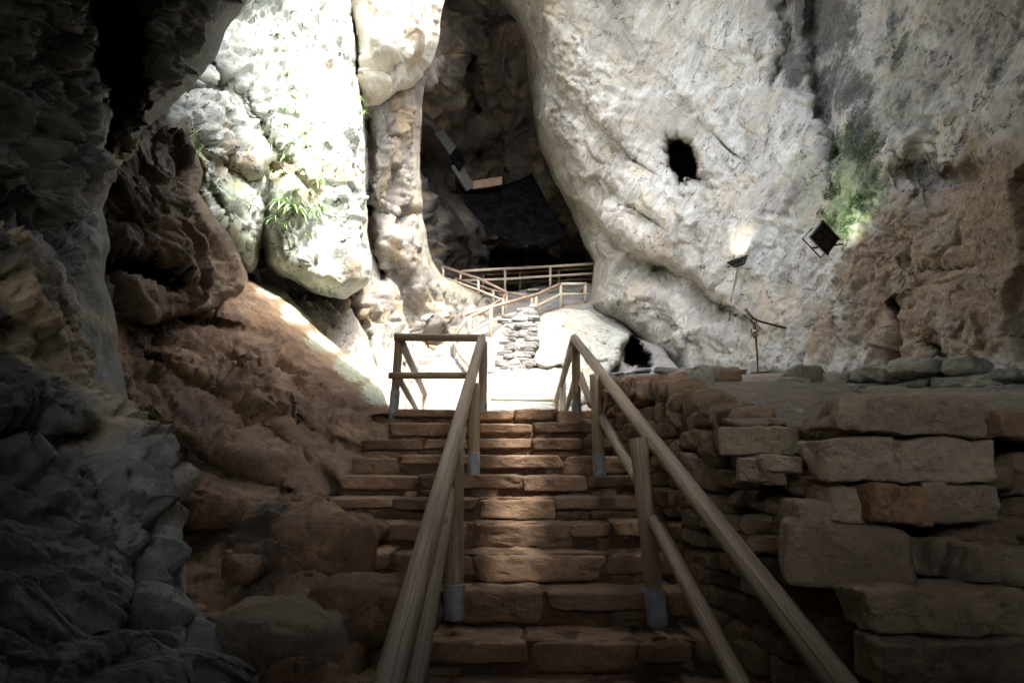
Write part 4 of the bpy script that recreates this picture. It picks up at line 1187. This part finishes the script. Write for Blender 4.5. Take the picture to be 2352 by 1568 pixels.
mw.add(Vb, [(2 * i, 2 * i + 2, 2 * i + 3, 2 * i + 1) for i in range(len(pm) - 1)], tone=np.full(len(Vb), .5), tint=np.zeros((len(Vb), 3)))
o = mw.build('masonry_wall', M['farstone']); tag(o, 'white rubble masonry wall between the white steps and the huge boulder', 'wall')
mw = MB()
pm = [at(1120, 690, 24.2)[:2], at(1240, 690, 24.2)[:2], at(1365, 690, 24.2)[:2]]
course_wall(mw, pm, lambda s: 5.6, lambda s: 6.45 + .03 * s, (.12, .2), (.25, .6), .5, 6, .1, 6, tone=(-.6, .4))
o = mw.build('masonry_wall', M['ledge']); tag(o, 'greenish masonry wall holding up the upper walkway below its railing', 'wall')
fs_ = empty('stone_staircase', at(1000, 950, 14))
tag(fs_, 'sunlit white stone steps at the back left of the landing, rising away', 'stairs')
for i in range(11):
    D = 13.4 + i * .52; y = 948 - i * 13.8
    mb = MB(); x = 945 + i * .5; z = at(1000, y, D)[2]
    while x < 1062:
        L = rng.uniform(28, 60)
        if x + L > 1052: L = 1066 - x
        p = at(x + L / 2, y, D)
        V, f = stone((p[0], D + .3, z - .12), (L / F * D, .66, .26), rng.randint(1e6), 6, k=10, rough=.06, skew=.05)
        mb.add(V, f, tone=np.full(len(V), rng.uniform(-.3, .5))); x += L
    mb.build('step', M['farstone'], fs_)

# --- dark roofing sheet and boards hanging in the chamber
def quad_slab(name, pts, th, mat, parent=None):
    P = [np.array(at(*p)) for p in pts]
    n = np.cross(P[1] - P[0], P[2] - P[0]); n /= np.linalg.norm(n)
    if np.dot(n, P[0]) < 0: n = -n
    V = P + [p + n * th for p in P]; k = len(P)
    fc = [tuple(range(k)), tuple(range(k, 2 * k))[::-1]] + [(i, (i + 1) % k, k + (i + 1) % k, k + i) for i in range(k)]
    return new_obj(name, V, fc, M[mat], parent)


sh = empty('hanging_roof_sheet', at(1170, 480, 25))
tag(sh, 'dark sagging roofing sheet slung across the back chamber above the walkway', 'roof sheet')
G = []
nu, nv = 24, 16
c00, c10, c11, c01 = (np.array(at(1048, 436, 25.5)), np.array(at(1222, 402, 26.5)), np.array(at(1300, 545, 24.0)), np.array(at(1165, 553, 23.5)))
for j in range(nv + 1):
    for i in range(nu + 1):
        u, v = i / nu, j / nv
        p = (c00 * (1 - u) + c10 * u) * (1 - v) + (c01 * (1 - u) + c11 * u) * v
        p = p + np.array([0, 0, -1]) * (.45 * (1 - (2 * v - 1) ** 2) * (1 - u) * .7 + .25 * (1 - (2 * u - 1) ** 2)) + np.array([0, 0, .02 * (i % 6 == 0)])
        G.append(p)
fq = [(j * (nu + 1) + i, j * (nu + 1) + i + 1, (j + 1) * (nu + 1) + i + 1, (j + 1) * (nu + 1) + i) for j in range(nv) for i in range(nu)]
o = new_obj('sheet', G, fq, M['sheet'], sh, smooth=True)
md = o.modifiers.new('solid', 'SOLIDIFY'); md.thickness = .05
for u in (.33, .66):
    a = [tuple(np.array(G[int(j * (nu + 1) + round(u * nu))]) + np.array([0, -.04, -.03])) for j in range(nv + 1)]
    V, f, g = tube(a, .025, 6); mb = MB(); mb.add(V, f); mb.build('seam', M['black'], sh, True)
o = quad_slab('timber_plank', [(1086, 416, 25.2), (1153, 405, 25.4), (1153, 424, 25.4), (1087, 434, 25.2)], .08, 'plank')
tag(o, 'short orange timber plank lying on the upper edge of the dark sheet', 'plank')
bd = quad_slab('grey_board', [(998, 306, 25), (1016, 298, 25.2), (1048, 336, 25.2), (1034, 356, 25)], .1, 'slate')
tag(bd, 'upper grey board leaning on the left side of the chamber', 'board')
bd = quad_slab('grey_board', [(1034, 356, 25), (1048, 338, 25.2), (1070, 372, 25.2), (1056, 392, 25)], .1, 'sheet')
tag(bd, 'dark middle board between the two grey ones in the chamber', 'board')
bd = quad_slab('grey_board', [(1036, 382, 25), (1056, 374, 25.2), (1094, 428, 25.3), (1072, 438, 25.1)], .1, 'slate')
tag(bd, 'lower grey board reaching down to the dark sheet', 'board')

# --- moss cushions
def moss(layer, blobs, n, size, label):
    V = []; Fc = []; r = np.random.RandomState(3)
    for (bx, by, rx, ry, share) in blobs:
        X, Y, P, N = LAYERS[layer]
        near_ = np.where(((X - bx) / rx) ** 2 + ((Y - by) / ry) ** 2 < 1)[0]
        cl = fbm(P[near_] * 2.2, 3, 8, .6)
        near_ = near_[cl > .02]
        if not len(near_): continue
        for i in r.choice(near_, int(n * share)):
            p = P[i] + r.uniform(-.03, .03, 3); nn = N[i] + r.uniform(-.6, .6, 3); nn /= np.linalg.norm(nn)
            t = np.cross(nn, r.uniform(-1, 1, 3)); t /= np.linalg.norm(t) + 1e-6; u = np.cross(nn, t); s_ = size * r.uniform(.5, 1.4)
            b = len(V); V += [p, p + t * s_ * .5 + nn * s_ * .7, p + nn * s_ * 1.1 + np.array([0, 0, -.4 * s_]), p - t * s_ * .5 + nn * s_ * .6]
            Fc.append((b, b + 1, b + 2, b + 3))
    o = new_obj('moss', np.array(V), Fc, M['moss'])
    tag(o, label, 'moss', None, 'stuff')


t_ = NT('moss_leaf'); P_ = t_.n('ShaderNodeTexCoord').outputs['Object']
t_.l(t_.mix(t_.rng(t_.noise(P_, 6, 4), .35, .65), (.035, .065, .02), (.13, .20, .06)), t_.b.inputs['Base Color'])
t_.b.inputs['Roughness'].default_value = .8; M['moss'] = t_.m
moss('cave_wall', [(1965, 390, 75, 110, .4), (1930, 480, 60, 70, .4), (1880, 350, 50, 120, .15), (1990, 300, 60, 60, .15)], 6000, .022, 'bright and dark green moss on the right wall above the large floodlight')
moss('rock_buttress', [(430, 345, 60, 70, .25), (660, 440, 70, 120, .35), (690, 495, 70, 40, .25), (500, 470, 60, 90, .15)], 1500, .024, 'soft green moss over the bright rock face around the ferns')

# --- floodlights on the right wall
def floodlight(c, w, h, d, R, label, arm):
    o = empty('floodlight', c); tag(o, label, 'floodlight')
    R = np.asarray(R)
    c = np.asarray(c, float)
    def add(name, parts, mat, parent=o, bev=0.0):
        mb = MB()
        for (q, s) in parts:
            V, f = box(q, s); mb.add(V @ R.T + c, f)
        return mb.build(name, M[mat], parent)
    # housing: tapered back, local -Y is the glass side
    hw, hh = w / 2, h / 2
    Vb = np.array([[-hw, 0, -hh], [hw, 0, -hh], [hw, 0, hh], [-hw, 0, hh], [-hw * .62, d, -hh * .55], [hw * .62, d, -hh * .55], [hw * .62, d, hh * .55], [-hw * .62, d, hh * .55]])
    fb = [(0, 1, 5, 4), (1, 2, 6, 5), (2, 3, 7, 6), (3, 0, 4, 7), (4, 5, 6, 7), (3, 2, 1, 0)]
    new_obj('housing', Vb @ R.T + c, fb, M['black'], o)
    t = w * .07
    add('frame', [((0, -t / 2, hh - t / 2), (w * 1.05, t, t)), ((0, -t / 2, -hh + t / 2), (w * 1.05, t, t)), ((hw - t / 2, -t / 2, 0), (t, t * .96, h - 2 * t)), ((-hw + t / 2, -t / 2, 0), (t, t * .96, h - 2 * t))], 'black')
    add('glass', [((0, -.004, 0), (w - 2 * t, .006, h - 2 * t))], 'glass')
    fins = [((x, d + t * .5, 0), (t * .4, t, h * .5)) for x in np.linspace(-hw * .5, hw * .5, 5)]
    add('cooling_fins', fins, 'black')
    mb = MB()
    a = R @ np.array([-hw * 1.08, d * .4, 0]) + c; b = R @ np.array([hw * 1.08, d * .4, 0]) + c
    a2 = R @ np.array([-hw * 1.08, d * .7, -hh * 1.25]) + c; b2 = R @ np.array([hw * 1.08, d * .7, -hh * 1.25]) + c
    V, f, g = tube([a, a2, b2, b], w * .03, 6); mb.add(V, f)
    V, f, g = tube([(a2 + b2) / 2, np.asarray(arm)], w * .035, 6); mb.add(V, f)
    mb.build('bracket', M['black'], o)
    return o


t_ = NT('dark_lamp_glass')
t_.b.inputs['Base Color'].default_value = (.012, .012, .013, 1); t_.b.inputs['Roughness'].default_value = .12
M['glass'] = t_.m
pL, nL = surf('cave_wall.001' if 'cave_wall.001' in LAYERS else 'cave_wall', 1936, 560)
cL = np.array(at(1893, 546, float(pL[1]) - .5))
floodlight(cL, .44, .34, .16, rotz(.3) @ rotx(.3) @ roty(.6), 'large square black floodlight tilted down beside the bright green moss', pL)
pS, nS = surf('cave_wall', 1714, 596)
cS = np.array(at(1694, 596, float(pS[1]) - .35))
floodlight(cS, .36, .22, .12, rotz(-1.0) @ rotx(-1.15) @ roty(-.1), 'small slim black floodlight on the pale wall left of the large one', pS)
mb = MB()
cab = []
for (x, y) in [(1712, 604), (1698, 640), (1684, 690), (1678, 740), (1690, 800), (1692, 835)]:
    p, n = surf('cave_wall', x, y); cab.append(p + n * .03)
V, f, g = tube(cab, .018, 6); mb.add(V, f)
o = mb.build('cable', plain_mat('tan_cable', (.36, .28, .18), (.42, .33, .22)), smooth=True)
tag(o, 'tan cable running down the wall below the small floodlight', 'cable')

for (c_, aim, pw, col, rad) in [(cS, surf('cave_wall', 1706, 520)[0], 4.5, (1, .88, .7), .05), (cL, surf('cave_wall', 1950, 505)[0], 3.5, (.9, 1, .85), .06)]:
    ll = bpy.data.lights.new('flood_lamp', 'SPOT'); ll.energy = pw * LAMP; ll.color = col; ll.spot_size = 1.9; ll.spot_blend = .9; ll.shadow_soft_size = rad
    lo = bpy.data.objects.new('flood_lamp', ll); COL.objects.link(lo)
    dv = Vector(tuple(np.asarray(aim) - c_)); lo.location = Vector(tuple(c_)) + dv.normalized() * .2
    lo.rotation_euler = (-dv).to_track_quat('Z', 'Y').to_euler()

# --- hanging pan
pa = surf('cave_wall', 1800, 753)[0]
br = empty('iron_bracket', pa); tag(br, 'rusty iron bar sticking out of the wall that carries the pan', 'bracket')
Dp = float(pa[1]) - .45
mb = MB(); V, f, g = tube([tuple(pa), at(1745, 738, Dp + .1), at(1730, 731, Dp)], .020, 8); mb.add(V, f); mb.build('bar', M['rust'], br, True)
mb = MB(); V, f, g = tube([at(1730, 731, Dp), at(1722, 722, Dp), at(1713, 711, Dp + .15)], [.02, .026, .03], 8); mb.add(V, f); mb.build('hook', M['rust'], br, True)
pan = empty('hanging_pan', at(1748, 857, Dp)); tag(pan, 'dark round iron pan hanging by rods and rings from the rusty bar', 'pan')
mb = MB()
def ring(c, R, r, ax):
    pts = []
    for i in range(13):
        a = 2 * math.pi * i / 12
        pts.append(tuple(np.array(c) + R * (np.array([math.cos(a), 0, math.sin(a)]) if ax == 0 else np.array([0, math.cos(a), math.sin(a)]))))
    return tube(pts, r, 6, caps=False)[:2]
for i, (x, y) in enumerate([(1732, 737), (1733, 748), (1732, 759), (1734, 769)]):
    V, f = ring(at(x, y, Dp), .055, .012, i % 2); mb = MB(); mb.add(V, f); mb.build('chain_link', M['rust'], pan, True)
mb = MB()
V, f, g = tube([at(1735, 773, Dp), at(1739, 820, Dp), at(1741, 857, Dp)], .013, 6); mb.add(V, f)
V, f, g = tube([at(1737, 773, Dp), at(1741, 825, Dp + .02), at(1741, 850, Dp + .05)], .010, 6); mb.add(V, f)
mb.build('rod', M['rust'], pan, True)
pc = np.array(at(1748, 856, Dp)); V = []; f = []
prof = [(0, -.075), (.10, -.07), (.16, -.05), (.19, 0), (.182, .0), (.15, -.035), (0, -.055)]
for r_, z_ in prof:
    for k in range(28):
        a = 2 * math.pi * k / 28; V.append((pc[0] + r_ * math.cos(a), pc[1] + r_ * math.sin(a), pc[2] + z_ + .0))
for j in range(len(prof) - 1):
    for k in range(28):
        f.append((j * 28 + k, j * 28 + (k + 1) % 28, (j + 1) * 28 + (k + 1) % 28, (j + 1) * 28 + k))
new_obj('bowl', V, f, M['rust'], pan, smooth=True)

# --- ferns on the bright rock
def fern(px, py, size, seed):
    p, n = surf('rock_buttress', px, py)
    r = np.random.RandomState(seed)
    V = []; Fc = []
    out = np.array([n[0], n[1], 0]); out = out / (np.linalg.norm(out) + 1e-6)
    side = np.cross(out, [0, 0, 1])
    for k in range(r.randint(12, 20)):
        a = r.uniform(-1.3, 1.3); L = size * r.uniform(.6, 1.2)
        d = out * math.cos(a) + side * math.sin(a)
        up = r.uniform(.2, .9); wd = L * .055
        perp = np.cross(d, [0, 0, 1.0])
        st = 7
        for i in range(st + 1):
            t = i / st
            c = d * L * t + np.array([0, 0, 1]) * (up * L * t - 1.0 * L * t * t)
            ww = wd * (1 - t) ** .6 * (1.0 if i % 2 else .45)
            V += [c - perp * ww, c + perp * ww + np.array([0, 0, .2 * ww])]
        b = len(V) - 2 * (st + 1)
        for i in range(st):
            Fc.append((b + 2 * i, b + 2 * i + 1, b + 2 * i + 3, b + 2 * i + 2))
    o = new_obj('fern', np.array(V), Fc, M['fern'])
    o.location = tuple(p - n * .02)
    tag(o, 'green fern tuft growing on the bright white rock face', 'fern', 'ferns growing on the bright rock face')


spots = [(660, 480, .42), (690, 490, .42), (720, 495, .36), (640, 470, .34), (735, 485, .3), (630, 505, .26), (675, 455, .3), (640, 400, .26), (665, 380, .3), (700, 395, .28), (720, 420, .3), (740, 395, .24),
         (640, 330, .26), (660, 300, .3), (690, 320, .26), (710, 345, .3), (735, 340, .24), (650, 265, .22), (680, 270, .26), (630, 350, .24), (655, 425, .26), (705, 445, .26), (620, 300, .2), (790, 270, .22), (786, 240, .2),
         (793, 295, .18), (672, 350, .26), (625, 60, .2), (615, 80, .2), (640, 130, .18), (665, 235, .22), (700, 230, .2), (650, 520, .24), (700, 540, .22), (740, 370, .22), (690, 300, .2), (665, 210, .2), (655, 180, .2)]
for i, (x, y, s) in enumerate(spots):
    fern(x + rng.uniform(-5, 5), y + rng.uniform(-5, 5), s, 900 + i)
# ------------------------------------------------------------------ daylight and camera
w = bpy.data.worlds.new('World'); SC.world = w; w.use_nodes = True
nt = w.node_tree; bg = nt.nodes['Background']
sky = nt.nodes.new('ShaderNodeTexSky'); sky.sky_type = 'NISHITA'; sky.sun_disc = False
sky.sun_elevation = math.radians(SUN_EL)
# direction towards the sun
az = math.radians(SUN_AZ); el = math.radians(SUN_EL)
sd = Vector((math.sin(az) * math.cos(el), -math.cos(az) * math.cos(el), math.sin(el)))
sky.sun_rotation = math.atan2(sd.x, sd.y)
sky.air_density = 1.0; sky.dust_density = 4.0; sky.ozone_density = 1.0
hs = nt.nodes.new('ShaderNodeHueSaturation'); hs.inputs['Saturation'].default_value = .55
nt.links.new(sky.outputs[0], hs.inputs['Color']); nt.links.new(hs.outputs[0], bg.inputs[0])
bg.inputs[1].default_value = SKY_STR
sl = bpy.data.lights.new('sun', 'SUN'); sl.energy = SUN_STR; sl.angle = math.radians(SUN_ANG); sl.color = (1, .99, .97)
so = bpy.data.objects.new('sun', sl); COL.objects.link(so)
so.location = (0, 12, 30); so.rotation_euler = sd.to_track_quat('Z', 'Y').to_euler()

cd = bpy.data.cameras.new('camera'); cam = bpy.data.objects.new('camera', cd); COL.objects.link(cam)
cd.sensor_width = 36; cd.lens = F / 2352 * 36; cd.clip_end = 500; cd.clip_start = .05
cam.rotation_euler = (math.pi / 2 + PITCH, 0, 0)
SC.camera = cam
vs = SC.view_settings
vs.view_transform = 'Standard'; vs.look = 'None'; vs.gamma = 1; vs.use_curve_mapping = False; vs.exposure = EXPO
cy = SC.cycles
cy.use_denoising = True; cy.max_bounces = 6; cy.diffuse_bounces = 6; cy.glossy_bounces = 2
cy.sample_clamp_indirect = 12
cy.use_adaptive_sampling = True; cy.adaptive_threshold = .02
